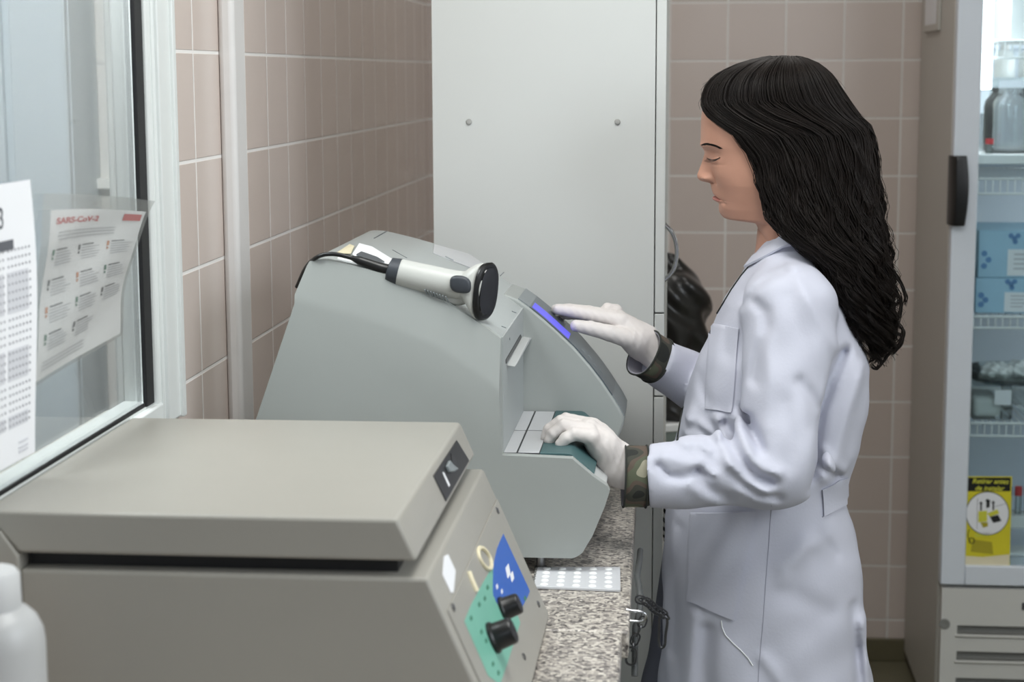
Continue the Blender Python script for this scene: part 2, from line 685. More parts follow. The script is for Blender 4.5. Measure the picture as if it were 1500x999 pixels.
# window: white frame, black gasket, one pane
XF, XG = -0.662, -0.674                                   # face of the frame, plane of the glass
y_out = PX(262, 300, XF).y
y_mid = PX(232, 300, XF).y
y_in = PX(213, 300, XG).y
y_gk = PX(202, 300, XG).y
zsill = PX(222, 588, XG).z
zlow = PX(270, 607, XF).z
fr = struct('window_1', join(
    box(-0.712, XF - 0.004, y_in, 2.302, zlow + 0.01, 2.36), box(-0.712, -0.6725, 0.5, y_in, 1.098, zsill),
    box(-0.712, -0.6725, 0.5, y_in, 2.30, 2.36), box(-0.712, -0.6725, 0.44, 0.5, 1.096, 2.36)), M['white_frame'], bevel=0.003)
obj('architrave', box(XW - 0.004, XF, y_mid, y_out, zlow, 2.44), M['white_frame'], fr, bevel=0.003)
obj('inner_sill', box(-0.674, XF - 0.001, 2.135, y_mid, zsill - 0.03, zsill - 0.004), M['white_frame'], fr, bevel=0.003)
objs('architrave_moulding', [box(XF - 0.002, XF + 0.005, y_mid + 0.004, y_mid + 0.016, zlow, 2.43), box(XF - 0.002, XF + 0.005, y_out - 0.022, y_out - 0.008, zlow, 2.43)], M['white_frame'], fr, bevel=0.002)
obj('gasket', join(box(XG - 0.002, XG + 0.0035, y_gk, y_in, zsill - 0.002, 2.30), box(XG - 0.002, XG + 0.0012, 0.5, y_gk, zsill - 0.002, zsill + 0.0035)), M['gasket'], fr, bevel=0.001)
obj('pane', box(XG - 0.004, XG, 0.5, y_gk + 0.002, zsill, 2.30), M['glass'], fr)
obj('outer_sill', box(-0.735, -0.712, 0.5, y_in, 1.09, zsill - 0.012), M['sill'], fr, bevel=0.003)

# pale cupboard seen through the glass
xc0, xc1 = PY(105, 150, 3.55).x, PY(13, 150, 3.53).x
cb = thing('tall_cupboard', (-1.7, 3.75, 0), 'pale blue tall cupboard seen through the window glass', 'cupboard')
obj('carcass', box(-2.25, xc0, 3.55, 3.715, 0.0, 2.3), M['bluewhite'], cb, bevel=0.003)
obj('door', box(xc1 + 0.006, xc0 - 0.002, 3.53, 3.548, 0.05, 2.28), M['bluewhite'], cb, bevel=0.003)
obj('door', box(-2.24, xc1 - 0.012, 3.53, 3.548, 0.05, 2.28), M['bluewhite'], cb, bevel=0.003)

# trunking on the wall
cd = tag(obj('conduit', box(XW, -0.646, PX(341, 0, -0.646).y, PX(358, 0, -0.646).y, CT + 0.0005, 2.695), M['pvc'], bevel=0.008, segs=3), 'white plastic cable trunking running down the tiled left wall', 'conduit')

# ================================================================== COUNTER
def slab(y0, y1, xa_, xb_):
    lo_ = [(XW + 0.001, y0, CT - 0.034), (xa_, y0, CT - 0.034), (xb_, y1, CT - 0.034), (XW + 0.001, y1, CT - 0.034)]
    return loft([lo_, [(x, y, CT) for x, y, z in lo_]])


ct = tag(obj('countertop', slab(2.105, 2.93, -0.0603, -0.0722), M['granite'], bevel=0.003), 'speckled grey granite countertop slab under the pale analyser', 'countertop')
ct2 = tag(obj('countertop', slab(0.9, 2.103, -0.050, -0.0685), M['granite'], bevel=0.003), 'speckled grey granite countertop slab under the grey centrifuge, nearest the camera', 'countertop')
bc = thing('base_cabinet', (-0.36, 2.0, 0), 'cream base cabinet carrying the granite countertop', 'cabinet')
obj('carcass', box(XW + 0.002, -0.125, 0.92, 2.92, 0.1, CT - 0.035), M['cabinet'], bc, bevel=0.002)
obj('plinth', box(XW + 0.002, -0.16, 0.95, 2.9, 0.0, 0.1), M['plinth'], bc)
for i in range(4):
    a = 0.93 + i * 0.4975
    d = obj('door', box(-0.125, -0.108, a, a + 0.490, 0.11, CT - 0.05), M['cabinet'], bc, bevel=0.002)
    obj('handle', tube(spline([(-0.108, a + 0.44, 0.62), (-0.088, a + 0.44, 0.635), (-0.088, a + 0.44, 0.705), (-0.108, a + 0.44, 0.72)], 5), 0.004), M['steel'], d, smooth=60)

# ================================================================== TALL CABINET
X0, X1, YN = -0.4075, -0.0468, 2.95
tc = thing('tall_cabinet', (-0.22, 3.18, 0), 'tall cream cabinet with a plain side panel behind the analyser', 'cabinet')
obj('side_panel', box(X0, X1, YN, YN + 0.018, 0.08, 2.35), M['cabinet'], tc, bevel=0.001)
obj('carcass', box(X0, X1, YN + 0.018, YN + 0.46, 0.08, 2.35), M['cabinet'], tc)
obj('plinth', box(X0, X1 - 0.03, YN + 0.01, YN + 0.45, 0.0, 0.08), M['plinth'], tc)
zt, zb = PY(960, 459, YN).z, PY(960, 581, YN).z
ud = obj('door', box(X1 + 0.0015, X1 + 0.0175, YN + 0.001, YN + 0.459, zt + 0.0012, 2.345), M['cabinet'], tc, bevel=0.0012)
dr = obj('drawer', box(X1 + 0.0015, X1 + 0.0175, YN + 0.001, YN + 0.459, zb + 0.0012, zt - 0.0012), M['cabinet'], tc, bevel=0.0012)
ld = obj('door', box(X1 + 0.0015, X1 + 0.0175, YN + 0.001, YN + 0.459, 0.09, zb - 0.0012), M['cabinet'], tc, bevel=0.0012)
h0 = [PY(973, 328, 2.99), PY(984, 340, 2.99), PY(990.5, 358, 2.99), PY(991, 378, 2.99), PY(985, 398, 2.99), PY(972, 411, 2.99)]
obj('handle', tube(spline(h0, 6), 0.0036, 10), M['chrome'], ud, smooth=60, label='curved chrome pull handle')
for px in (687, 904.5):
    p = PY(px, 178.5, YN)
    obj('screw_cap', lathe([(0, 0.0), (0.0048, 0.0), (0.0048, 0.002), (0.0034, 0.0035), (0, 0.0038)], p, (0, -1, 0), 16), M['screw_grey'], tc, smooth=40)

# cord hanging on the cabinet door
pts = [PY(977 + 1.5 * math.sin(i), 716 + i * 11, 3.0) for i in range(9)]
cA, cB = [], []
sp = spline(pts, 10)
for i, p in enumerate(sp):
    a = i * 0.55
    o_ = Vector((math.cos(a), math.sin(a), 0)) * 0.0035
    cA.append(p + o_)
    cB.append(p - o_)
tw = thing('cord', tuple(sp[-1]), 'twisted black and white cord hanging beside the cabinet door', 'cord')
obj('dark_strand', tube(cA, 0.0036, 6), M['dark'], tw, smooth=80)
obj('pale_strand', tube(cB, 0.0036, 6), M['pvc'], tw, smooth=80)
obj('hook', tube([Vector((X1 + 0.0176, 3.0, sp[0].z)), sp[0]], 0.003, 8), M['steel'], tw, smooth=60)

# ================================================================== BIN + BAG behind the person
by_ = 4.2
bx_ = PY(953, 500, by_).x
zr = PY(985, 606, by_).z
bn = thing('waste_bin', (bx_, by_, 0), 'grey green waste bin with a pale rim behind the tall cabinet', 'bin')
obj('body', lathe([(0, 0.0), (0.115, 0.0), (0.128, zr - 0.015), (0.12, zr - 0.015), (0.108, 0.02), (0, 0.02)], (bx_, by_, 0), n=40), M['bin'], bn, smooth=40)
obj('rim', lathe([(0.119, zr - 0.018), (0.135, zr - 0.018), (0.137, zr - 0.004), (0.131, zr), (0.121, zr - 0.002)], (bx_, by_, 0), n=40), M['white'], bn, smooth=40)


def bagf(P):
    c = np.array([bx_, by_, 0])
    d = ellipsoid(P, (bx_ + 0.0, by_, 0.96), (0.135, 0.11, 0.165))
    d = smin(d, ellipsoid(P, (bx_ + 0.0, by_, 0.80), (0.112, 0.105, 0.11)), 0.05)
    d = smin(d, ellipsoid(P, (bx_ + 0.055, by_ - 0.02, 1.055), (0.075, 0.07, 0.06)), 0.03)
    d = smin(d, rcone(P, (bx_ + 0.02, by_, 1.05), (bx_ + 0.025, by_, 1.125), 0.05, 0.022), 0.04)
    x, y, z = (P - c).T
    a = np.arctan2(y, x)
    d += 0.006 * np.sin(a * 9 + 6 * np.sin(z * 18)) * np.clip((1.12 - z) * 8, 0.3, 1) + 0.004 * np.sin(z * 60 + a * 5) + 0.003 * np.sin(x * 110 + z * 70)
    return d


tag(obj('rubbish_bag', surface_nets(bagf, (bx_ - 0.2, by_ - 0.17, 0.68), (bx_ + 0.2, by_ + 0.17, 1.18), 0.006), M['bagblack'], smooth=180), 'crumpled black plastic bag filling the bin beyond the cabinet', 'bag')

# ================================================================== REFRIGERATOR
FX0, FX1, FY, FB = 0.5975, 1.22, 4.19, 4.765
rf = thing('refrigerator', (0.9, 4.47, 0), 'tall white glass-door laboratory refrigerator at the right edge', 'refrigerator')
obj('side_panel', box(FX0, FX0 + 0.04, FY, FB, 0.03, 2.1), M['fridge_side'], rf, bevel=0.004)
obj('side_panel', box(FX1 - 0.04, FX1, FY, FB, 0.03, 2.1), M['fridge_side'], rf, bevel=0.004)
obj('back_panel', box(FX0 + 0.04, FX1 - 0.04, FB - 0.03, FB, 0.03, 2.1), M['fridge_front'], rf)
obj('cabinet_top', box(FX0 + 0.04, FX1 - 0.04, FY, FB - 0.03, 1.98, 2.1), M['fridge_front'], rf)
obj('cabinet_base', box(FX0 + 0.04, FX1 - 0.04, FY, FB - 0.03, 0.03, 0.43), M['fridge_front'], rf)
for fx in (FX0 + 0.03, FX1 - 0.03):
    for fy in (FY + 0.04, FB - 0.04):
        obj('foot', lathe([(0, 0), (0.02, 0), (0.02, 0.012), (0.009, 0.014), (0.009, 0.035), (0, 0.035)], (fx, fy, 0), n=16), M['black'], rf, smooth=40)
DY0, DY1 = 4.150, 4.187
zb0, zb1 = PY(1400, 857, DY0).z, PY(1430, 829, DY0).z
xs0 = FX0 + 0.001
xs1 = PY(1425, 500, DY0).x
door = obj('door', join(box(xs0, xs1, DY0, DY1, zb0, 2.09), box(FX1 - 0.056, FX1, DY0, DY1, zb0, 2.09),
                        box(xs1, FX1 - 0.056, DY0, DY1, zb0, zb1), box(xs1, FX1 - 0.056, DY0, DY1, 2.03, 2.09)), M['fridge_front'], rf, bevel=0.003)
obj('glass_pane', box(xs1 - 0.004, FX1 - 0.052, DY0 + 0.014, DY0 + 0.020, zb1 - 0.004, 2.034), M['fridge_glass'], door)
hz0, hz1 = PY(1405, 330, DY0).z, PY(1405, 228, DY0).z
hp = [(FX0 - 0.006, DY0 + 0.03), (FX0 - 0.006, DY0 - 0.004), (FX0 + 0.004, DY0 - 0.026), (FX0 + 0.026, DY0 - 0.026), (FX0 + 0.031, DY0 - 0.001), (FX0 + 0.002, DY0 - 0.001), (FX0 + 0.001, DY0 + 0.03)]
secs = []
for i in range(13):
    t = i / 12
    k = math.sin(math.pi * t) * 0.006
    secs.append([(x + (k if x > FX0 + 0.02 else 0), y - (k if y < DY0 - 0.02 else 0), hz0 + (hz1 - hz0) * t) for x, y in hp])
obj('handle', loft(secs), M['black'], door, bevel=0.002, label='black moulded pull handle')
# lower grille
g0, g1 = 0.04, PY(1400, 862, DY0).z
xg = FX0 + 0.006
xslot = PY(1402, 925, DY0).x
slots = []
for ya, yb in ((917, 929), (955, 967), (994, 1006), (1033, 1045), (1072, 1084), (1111, 1123)):
    slots.append((PY(1450, yb, DY0).z, PY(1450, ya, DY0).z))
parts = []
zprev = g1
for a, b in slots:
    parts.append(box(xslot, FX1 - 0.03, DY0, DY1 + 0.002, b, zprev))
    zprev = a
parts.append(box(xslot, FX1 - 0.03, DY0, DY1 + 0.002, g0, zprev))
parts += [box(xg, xslot, DY0, DY1 + 0.002, g0, g1), box(FX1 - 0.03, FX1 - 0.004, DY0, DY1 + 0.002, g0, g1)]
gr = obj('lower_grille', join(*parts), M['fridge_low'], rf)
obj('louvre', join(*[join(box(xslot, FX1 - 0.03, DY0 + 0.014, DY0 + 0.03, a, b), prism_xz([(xslot, a - 0.004), (FX1 - 0.03, a - 0.004), (FX1 - 0.03, a + 0.001), (xslot, a + 0.001)], DY0 - 0.004, DY0 + 0.01)) for a, b in slots]), M['louvre'], gr)
obj('slat_lip', join(*[box(xslot - 0.004, FX1 - 0.026, DY0 - 0.006, DY0 + 0.004, a - 0.007, a - 0.001) for a, b in slots]), M['fridge_low'], gr, bevel=0.002)
p = PY(1384, 914, DY0 - 0.001)
obj('screw_hole', lathe([(0.0125, 0), (0.0125, 0.002), (0.009, 0.003), (0.004, 0.0012), (0, 0.0012)], (FX0 + 0.014, DY0, p.z), (0, -1, 0), 20), M['louvre'], gr, smooth=40)
obj('lettering', text_vf('E', 0.022, PY(1496.5, 893, DY0 - 0.001), (1, 0, 0), (0, 0, 1), 0.001, bold=0.0012), M['ink_dark'], gr)
# label holder on its side
q0, q1 = PX(1379, 20, FX0).y, PX(1358, 20, FX0).y
z48 = PX(1368, 46, FX0).z
lh = obj('label_holder', box(FX0 - 0.008, FX0, q0, q1, z48, z48 + 0.13), M['fridge_side'], rf, bevel=0.002)
obj('paper_slip', box(FX0 - 0.0088, FX0 - 0.0078, q0 + 0.03, q1 - 0.03, z48 + 0.016, z48 + 0.12), M['paper'], lh)
KZ = lambda y, Y=4.235: PY(1450, y, Y).z
obj('inner_light', join(box(PY(1433, 60, 4.215).x, PY(1455, 60, 4.215).x, 4.215, 4.24, KZ(131), 1.96)), M['led'], rf, bevel=0.003, label='bright vertical light strip')
IX0, IX1 = FX0 + 0.042, FX1 - 0.042


def wire_shelf(z, lip, name='wire_shelf', y0=4.235):
    vs = []
    for zz in (z, z - lip):
        vs.append(tube([(IX0 + 0.003, y0, zz), (IX1 - 0.003, y0, zz)], 0.0032, 6))
    x = IX0 + 0.012
    while x < IX1 - 0.01:
        vs.append(tube([(x, y0, z - lip), (x, y0, z), (x, FB - 0.04, z)], 0.0017, 5))
        x += 0.0165
    vs.append(tube([(IX0 + 0.003, FB - 0.05, z), (IX1 - 0.003, FB - 0.05, z)], 0.0032, 6))
    return obj(name, join(*vs), M['white'], rf, smooth=80)


wire_shelf(KZ(60), 0.038)
obj('glass_shelf', box(IX0, IX1, 4.215, FB - 0.04, KZ(240), KZ(226)), M['white'], rf, bevel=0.002, label='white shelf with a bright front edge')
wire_shelf(KZ(262), 0.034)
wire_shelf(KZ(464), 0.026)
wire_shelf(KZ(620), 0.030)

# --- contents
_before = set(o.name for o in COL.objects)
zs = KZ(620)
zt2 = KZ(60)
z226 = KZ(226)
# jar on the white shelf
jx, jr = 0.745, 0.060
jz = z226
hj = KZ(129) - jz
jar = tag(obj('glass_jar', lathe([(0, 0.001), (jr - 0.006, 0.001), (jr, 0.008), (jr, hj * 0.70), (jr - 0.003, hj * 0.80), (jr - 0.014, hj * 0.90), (jr - 0.018, hj * 0.93), (jr - 0.018, hj * 0.95), (jr - 0.012, hj * 0.96), (jr - 0.012, hj), (jr - 0.018, hj), (jr - 0.022, hj * 0.93), (jr - 0.006, hj * 0.74), (jr - 0.004, 0.008), (0, 0.006)], (jx, 4.30, jz), n=40), M['jar'], smooth=60),
          'large clear glass jar on the bright upper shelf of the refrigerator', 'jar')
vl = thing('vial', (0.694, 4.25, jz), 'small vial with a red cap beside the glass jar', 'vial')
obj('body', lathe([(0, 0), (0.008, 0), (0.008, 0.022), (0, 0.022)], (0.690, 4.235, jz + 0.0005), n=14), M['clear'], vl, smooth=40)
obj('cap', lathe([(0, 0.022), (0.009, 0.022), (0.009, 0.034), (0, 0.034)], (0.690, 4.235, jz + 0.0005), n=14), M['red'], vl, smooth=40, label='red screw cap')
fl = thing('flask', (0.72, 4.38, jz), 'small clear conical flask standing behind the glass jar', 'flask')
obj('body', lathe([(0, 0.001), (0.027, 0.001), (0.028, 0.006), (0.010, 0.06), (0.009, 0.085), (0.012, 0.088), (0.009, 0.088), (0.008, 0.06), (0.025, 0.006), (0, 0.004)], (0.70, 4.42, jz), n=24), M['jar'], fl, smooth=60)
# white cartons on the top wire shelf
wc = thing('carton', (0.80, 4.35, zt2 + 0.004), 'plain white carton on the topmost refrigerator shelf', 'box')
obj('body', box(0.728, 0.93, 4.24, 4.46, zt2 + 0.0035, zt2 + 0.16), M['white'], wc, bevel=0.002)
obj('flap', box(0.728, 0.93, 4.2375, 4.2395, zt2 + 0.10, zt2 + 0.159), M['paper'], wc)
# row of white bottles hanging below the top shelf = stands on a rack on the white shelf
rk = thing('bottle_rack', (0.9, 4.55, z226), 'clear rack behind the glass jar holding white bottles', 'rack')
zk = KZ(114, 4.5)
obj('shelf_plate', box(0.735, 1.13, 4.47, 4.56, zk - 0.006, zk), M['clear'], rk)
for lx in (0.742, 1.122):
    obj('leg', box(lx - 0.005, lx + 0.005, 4.48, 4.55, z226, zk - 0.006), M['clear'], rk)
b0 = None
for i in range(6):
    bxx = 0.765 + i * 0.058
    if b0 is None:
        b0 = thing('bottle', (bxx, 4.515, zk), 'leftmost white round-shouldered bottle in the row above the glass jar', 'bottle', 'white bottles on the refrigerator rack')
        bb = obj('body', lathe([(0, 0), (0.024, 0), (0.025, 0.003), (0.025, 0.045), (0.019, 0.060), (0.010, 0.066), (0, 0.066)], (bxx, 4.515, zk + 0.0005), n=24), M['white'], b0, smooth=50)
        bk = obj('cap', lathe([(0, 0.066), (0.011, 0.066), (0.011, 0.078), (0, 0.078)], (bxx, 4.515, zk + 0.0005), n=18), M['pvc'], b0, smooth=40)
    else:
        c = b0.copy()
        COL.objects.link(c)
        c.location.x = bxx
        c['label'] = ['', 'second', 'third', 'fourth', 'fifth', 'sixth'][i] + ' white round-shouldered bottle from the left in the row above the glass jar'
        for ch in (bb, bk):
            d = ch.copy()
            d.parent = c
            COL.objects.link(d)
# blue boxes
zA = KZ(464) + 0.0033
zM = KZ(407, 4.27)
zT = KZ(337, 4.27)


def blue_box(z0, z1, lab, dx):
    t = thing('reagent_box', (0.79, 4.37, z0), lab, 'box', None)
    obj('body', box(0.672 + dx, 0.93 + dx, 4.25, 4.48, z0 + 0.0004, z1 - 0.0004), M['box_blue'], t, bevel=0.002)
    h = z1 - z0
    obj('paper_label', box(0.738 + dx, 0.83 + dx, 4.2488, 4.2499, z0 + h * 0.05, z0 + h * 0.60), M['paper'], t)
    lines = [box(0.752 + dx, 0.752 + dx + w, 4.2484, 4.2488, z0 + h * k, z0 + h * (k + 0.035)) for k, w in ((0.48, 0.045), (0.38, 0.03), (0.28, 0.04), (0.18, 0.028))]
    objs('print_line', lines, M['ink_light'], t)
    c = Vector((0.752 + dx, 4.2492, z0 + h * 0.83))
    blob = [lathe([(0, 0), (0.006, 0), (0.006, 0.0006), (0, 0.0006)], c + Vector((ox, 0, oz)), (0, -1, 0), 10) for ox, oz in ((0, 0), (0.008, 0.006), (-0.008, 0.006), (0.002, -0.008))]
    blob += [lathe([(0, 0), (0.007, 0), (0.007, 0.0006), (0, 0.0006)], Vector((0.685 + dx + 0.010 * (i % 2), 4.2492, z0 + h * (0.25 + 0.13 * i))), (0, -1, 0), 10) for i in range(3)]
    objs('printed_dot', blob, M['box_pattern'], t)
    return t


blue_box(zA, zM, 'light blue reagent box with a white label, lower of the stacked pair', 0.0)
blue_box(zM, zT, 'light blue reagent box with a white label, on top of the other blue box', 0.004)
# third shelf: clear tub with label, dish with packets on top
zc = zs + 0.0033
zdish = KZ(562, 4.30)
tb = thing('plastic_tub', (0.72, 4.3, zc), 'clear plastic tub with a white label under the glass dish', 'tub')
obj('body', box(0.672, 0.765, 4.24, 4.40, zc, zdish - 0.001), M['clear'], tb, bevel=0.006)
obj('contents', box(0.676, 0.74, 4.25, 4.39, zc + 0.004, zc + 0.05), M['white'], tb, bevel=0.012, segs=3)
obj('paper_label', box(0.722, 0.76, 4.2385, 4.2396, zc + 0.036, zdish - 0.008), M['paper'], tb)
tb2 = thing('plastic_tub', (0.86, 4.35, zc), 'clear plastic tub without a label, right-hand one under the glass dish', 'tub')
obj('body', box(0.80, 0.93, 4.26, 4.44, zc, zdish - 0.001), M['clear'], tb2, bevel=0.006)
dz = zdish
ds = tag(obj('glass_dish', lathe([(0, 0), (0.085, 0), (0.105, 0.012), (0.108, 0.030), (0.105, 0.030), (0.102, 0.014), (0.083, 0.004), (0, 0.004)], (0.772, 4.33, dz + 0.0003), n=48), M['clear'], smooth=50), 'shallow clear glass dish on the tubs in the refrigerator', 'dish')
for i, (ax, ay, az, w, lab) in enumerate(((0.735, 4.30, 0.006, 0.06, 'crumpled white packet at the left of the glass dish'), (0.80, 4.345, 0.006, 0.055, 'crumpled white packet at the right of the glass dish'))):
    def pk(P, ax=ax, ay=ay, w=w):
        d = ellipsoid(P, (ax, ay, dz + 0.027), (w * 0.62, 0.045, 0.020))
        return d + 0.0035 * np.sin(P[:, 0] * 190 + P[:, 2] * 90) * np.sin(P[:, 1] * 120 + P[:, 2] * 160)
    tag(obj('packet', surface_nets(pk, (ax - 0.06, ay - 0.06, dz), (ax + 0.06, ay + 0.06, dz + 0.06), 0.003), M['white'], smooth=180), lab, 'packet')
# tubes on the base
zfl = 0.4305
rk2 = thing('tube_rack', (0.85, 4.3, zfl), 'white test tube rack at the bottom of the refrigerator', 'rack')
zr1 = KZ(752, 4.28)
obj('top_plate', box(0.752, 0.95, 4.235, 4.30, zr1 - 0.030, zr1), M['white'], rk2, bevel=0.003)
obj('base_plate', box(0.752, 0.95, 4.235, 4.30, zfl, zfl + 0.012), M['white'], rk2, bevel=0.003)
obj('leg', box(0.752, 0.758, 4.24, 4.295, zfl + 0.012, zr1 - 0.030), M['white'], rk2)
obj('leg', box(0.944, 0.95, 4.24, 4.295, zfl + 0.012, zr1 - 0.030), M['white'], rk2)
caps = ['blue_label', 'red', 'red', 'blue_label', 'red']
for i in range(5):
    tx = 0.766 + i * 0.022
    nm = {'blue_label': 'blue', 'red': 'red'}[caps[i]]
    pos = ['leftmost blue', 'leftmost red', 'second red', 'right-hand blue', 'rightmost red'][i]
    t = thing('test_tube', (tx, 4.26, zr1), 'test tube with the ' + pos + ' cap in the refrigerator rack', 'tube', 'capped tubes in the rack')
    obj('body', lathe([(0, 0.001), (0.007, 0.001), (0.007, 0.045), (0, 0.045)], (tx, 4.26, zr1), n=12), M['clear'], t, smooth=40)
    obj('cap', lathe([(0, 0.045), (0.0088, 0.045), (0.0088, 0.066), (0, 0.066)], (tx, 4.26, zr1), n=14), M[caps[i]], t, smooth=40)

_dx = PY(1440, 400, 4.27).x - 0.6877
for o in list(COL.objects):
    if o.name not in _before and o.parent is None:
        o.location.x += _dx
        o.location.y += 0.02

# yellow notice stuck inside the lower left corner of the glass
SY = DY0 + 0.0125


def S(px, py, k=0):
    return PY(px, py, SY - 0.0004 * k)


nt_ = thing('notice_card', tuple(S(1447, 829)), 'yellow notice card with a black heading in the refrigerator glass', 'sign')
NN = (0, -1, 0)
obj('card', prism([S(1409, 829), S(1479, 829), S(1482.5, 698), S(1414, 698)], (0, 1, 0), 0.0012), M['yellow'], nt_)
obj('heading_band', prism([S(1413.5, 719.5), S(1480, 719.5), S(1480.6, 699.5), S(1414.5, 699.5)], NN, 0.0004), M['black'], nt_)
sx = (S(1480, 700) - S(1414, 700)).normalized()
o1 = text_vf('Retirar antes', 0.0155, S(1424, 707.8, 2), (1, 0, 0), (0, 0, 1), 0.0003, shear=0.25, bold=0.0003)
o2 = text_vf('de instalar', 0.0155, S(1428, 718.0, 2), (1, 0, 0), (0, 0, 1), 0.0003, shear=0.25, bold=0.0003)
obj('lettering', join(o1, o2), M['yellow_text'], nt_)
circ = [S(1446.5 + 31.5 * math.cos(a), 752 - 31.5 * math.sin(a), 2) for a in [2 * math.pi * k / 48 for k in range(48)]]
obj('picture_disc', prism(circ, NN, 0.0003), M['paper'], nt_)
obj('picture_outline', ring_tube(circ, 0.0010, 6), M['dark'], nt_)
ar = []
for ax, ay, hh in ((1437, 748, 14), (1446, 744, 14), (1448.5, 743, 12), (1455, 747, 14)):
    ar.append(prism([S(ax - 1.2, ay, 3), S(ax + 1.2, ay, 3), S(ax + 1.2, ay - hh + 4, 3), S(ax + 2.8, ay - hh + 4, 3), S(ax, ay - hh, 3), S(ax - 2.8, ay - hh + 4, 3), S(ax - 1.2, ay - hh + 4, 3)], NN, 0.0003))
ar.append(prism([S(1450, 757, 4), S(1462, 754, 4), S(1467, 763, 4), S(1455, 766, 4)], NN, 0.0003))
ar.append(tube([S(1420, 775, 3), S(1417.5, 783, 3), S(1419, 790, 3), S(1422, 793, 3)], 0.0008, 6))
ar.append(ring_tube([S(1423.5 + 4 * math.cos(a), 792 + 4 * math.sin(a), 3) for a in [2 * math.pi * k / 16 for k in range(16)]], 0.0009, 6))
ar.append(tube([S(1432, 730, 3), S(1431, 775, 3)], 0.0004, 5))
ar.append(tube([S(1458, 742, 3), S(1473, 738, 3)], 0.0004, 5))
objs('pictogram', ar, M['dark'], nt_)
objs('picture_block', [prism([S(1433, 749, 3), S(1446, 748, 3), S(1446, 764, 3), S(1433, 765, 3)], NN, 0.0003),
                       prism([S(1446, 752, 3), S(1461, 746, 3), S(1464, 752, 3), S(1450, 757, 3)], NN, 0.0003),
                       prism([S(1428, 782, 2), S(1453, 779, 2), S(1453, 784, 2), S(1428, 787, 2)], NN, 0.0003)], M['yellow_text'], nt_)
objs('picture_shade', [prism([S(1425, 790, 2), S(1453, 794, 2), S(1455, 812, 2), S(1422, 808, 2)], NN, 0.0002),
                       prism([S(1436, 765, 3), S(1447, 765, 3), S(1447, 771, 3), S(1440, 773, 3)], NN, 0.0002)], M['yellow_dark'], nt_)
obj('picture_base', prism([S(1410, 828, 2), S(1478, 828, 2), S(1479, 812, 2), S(1440, 816, 2), S(1411, 814, 2)], NN, 0.0002), M['cream'], nt_)

# ================================================================== CENTRIFUGE
CY0, CY1 = 1.648, 2.130
cf = thing('centrifuge', (-0.40, 1.89, CT), 'boxy grey benchtop centrifuge with closed lid in the left foreground', 'centrifuge')
zl1, zl0, zbt = 1.1473, 1.1062, 1.0905
xll = PY(27, 815, CY0).x
lid = obj('lid', prism_xz([(xll, zl0), (-0.2463, zl0), (-0.2645, zl1), (-0.668, zl1)], CY0, CY1), M['centri'], cf, bevel=0.004, segs=3)
obj('gasket', box(xll + 0.004, -0.268, CY0 + 0.02, CY1 - 0.02, zbt - 0.004, zl0 + 0.002), M['gasket'], cf)
pA, pB = Vector((-0.2365, 0, zbt)), Vector((-0.1570, 0, 0.9075))
xbl = PY(29, 850, CY0).x
body = obj('body', prism_xz([(xbl, pB.z), (pB.x, pB.z), (pA.x, zbt), (xbl, zbt)], CY0, CY1), M['centri'], cf, bevel=0.004, segs=3)
for fx in (-0.61, -0.185):
    for fy in (CY0 + 0.04, CY1 - 0.04):
        obj('foot', lathe([(0, 0), (0.014, 0), (0.016, 0.0085), (0, 0.0085)], (fx, fy, CT), n=16), M['black'], cf, smooth=40)
pdir = (pB - pA).normalized()
pN = Vector((-pdir.z, 0, pdir.x)).normalized()
if pN.x < 0:
    pN = -pN
Of = Vector((pA.x, 0, pA.z))


def F_(px, py, off=0.0):
    return PP(px, py, Of + pN * off, pN)


vs = (F_(722, 742) - Of).dot(pdir)
vlen = (pB - pA).length
def UV(y, v, off=0.0):
    return Vector((Of.x, y, Of.z)) + pdir * v + pN * off


plate = obj('front_plate', prism([UV(CY0 + 0.016, vs), UV(CY1 - 0.006, vs), UV(CY1 - 0.006, vlen - 0.006), UV(CY0 + 0.016, vlen - 0.006)], pN, 0.0018), M['centri'], cf, bevel=0.0007)
for (px, py) in ((728, 748), (663, 890), (788, 885), (767, 962)):
    q = F_(px, py, 0.0018)
    s = obj('screw', join(lathe([(0, 0), (0.0042, 0), (0.0042, 0.0012), (0.003, 0.002), (0, 0.002)], q, pN, 16)), M['steel'], plate, smooth=40)
L1 = 0.0018
obj('blue_label', prism([F_(x, y, L1) for x, y in ((737, 782), (776, 866), (771, 878), (758, 900), (748, 896), (728, 884), (722, 872), (721.5, 850), (723, 825), (728, 803))], pN, 0.0004), M['blue_label'], plate)
obj('teal_label', prism([F_(x, y, L1) for x, y in ((722, 828), (721.5, 868), (727, 884), (745, 896), (758, 901), (762, 912), (742, 975), (732, 1003), (715, 990), (680, 910), (690, 886), (705, 858))], pN, 0.0003), M['teal_label'], plate)
# cream ring emblem and pale printed marks
def f_ring(cx, cy, rx, ry, rot, off, r):
    pts = []
    for k in range(28):
        a = 2 * math.pi * k / 28
        x, y = rx * math.cos(a), ry * math.sin(a)
        pts.append(F_(cx + x * math.cos(rot) - y * math.sin(rot), cy + x * math.sin(rot) + y * math.cos(rot), off))
    return ring_tube(pts, r, 6)


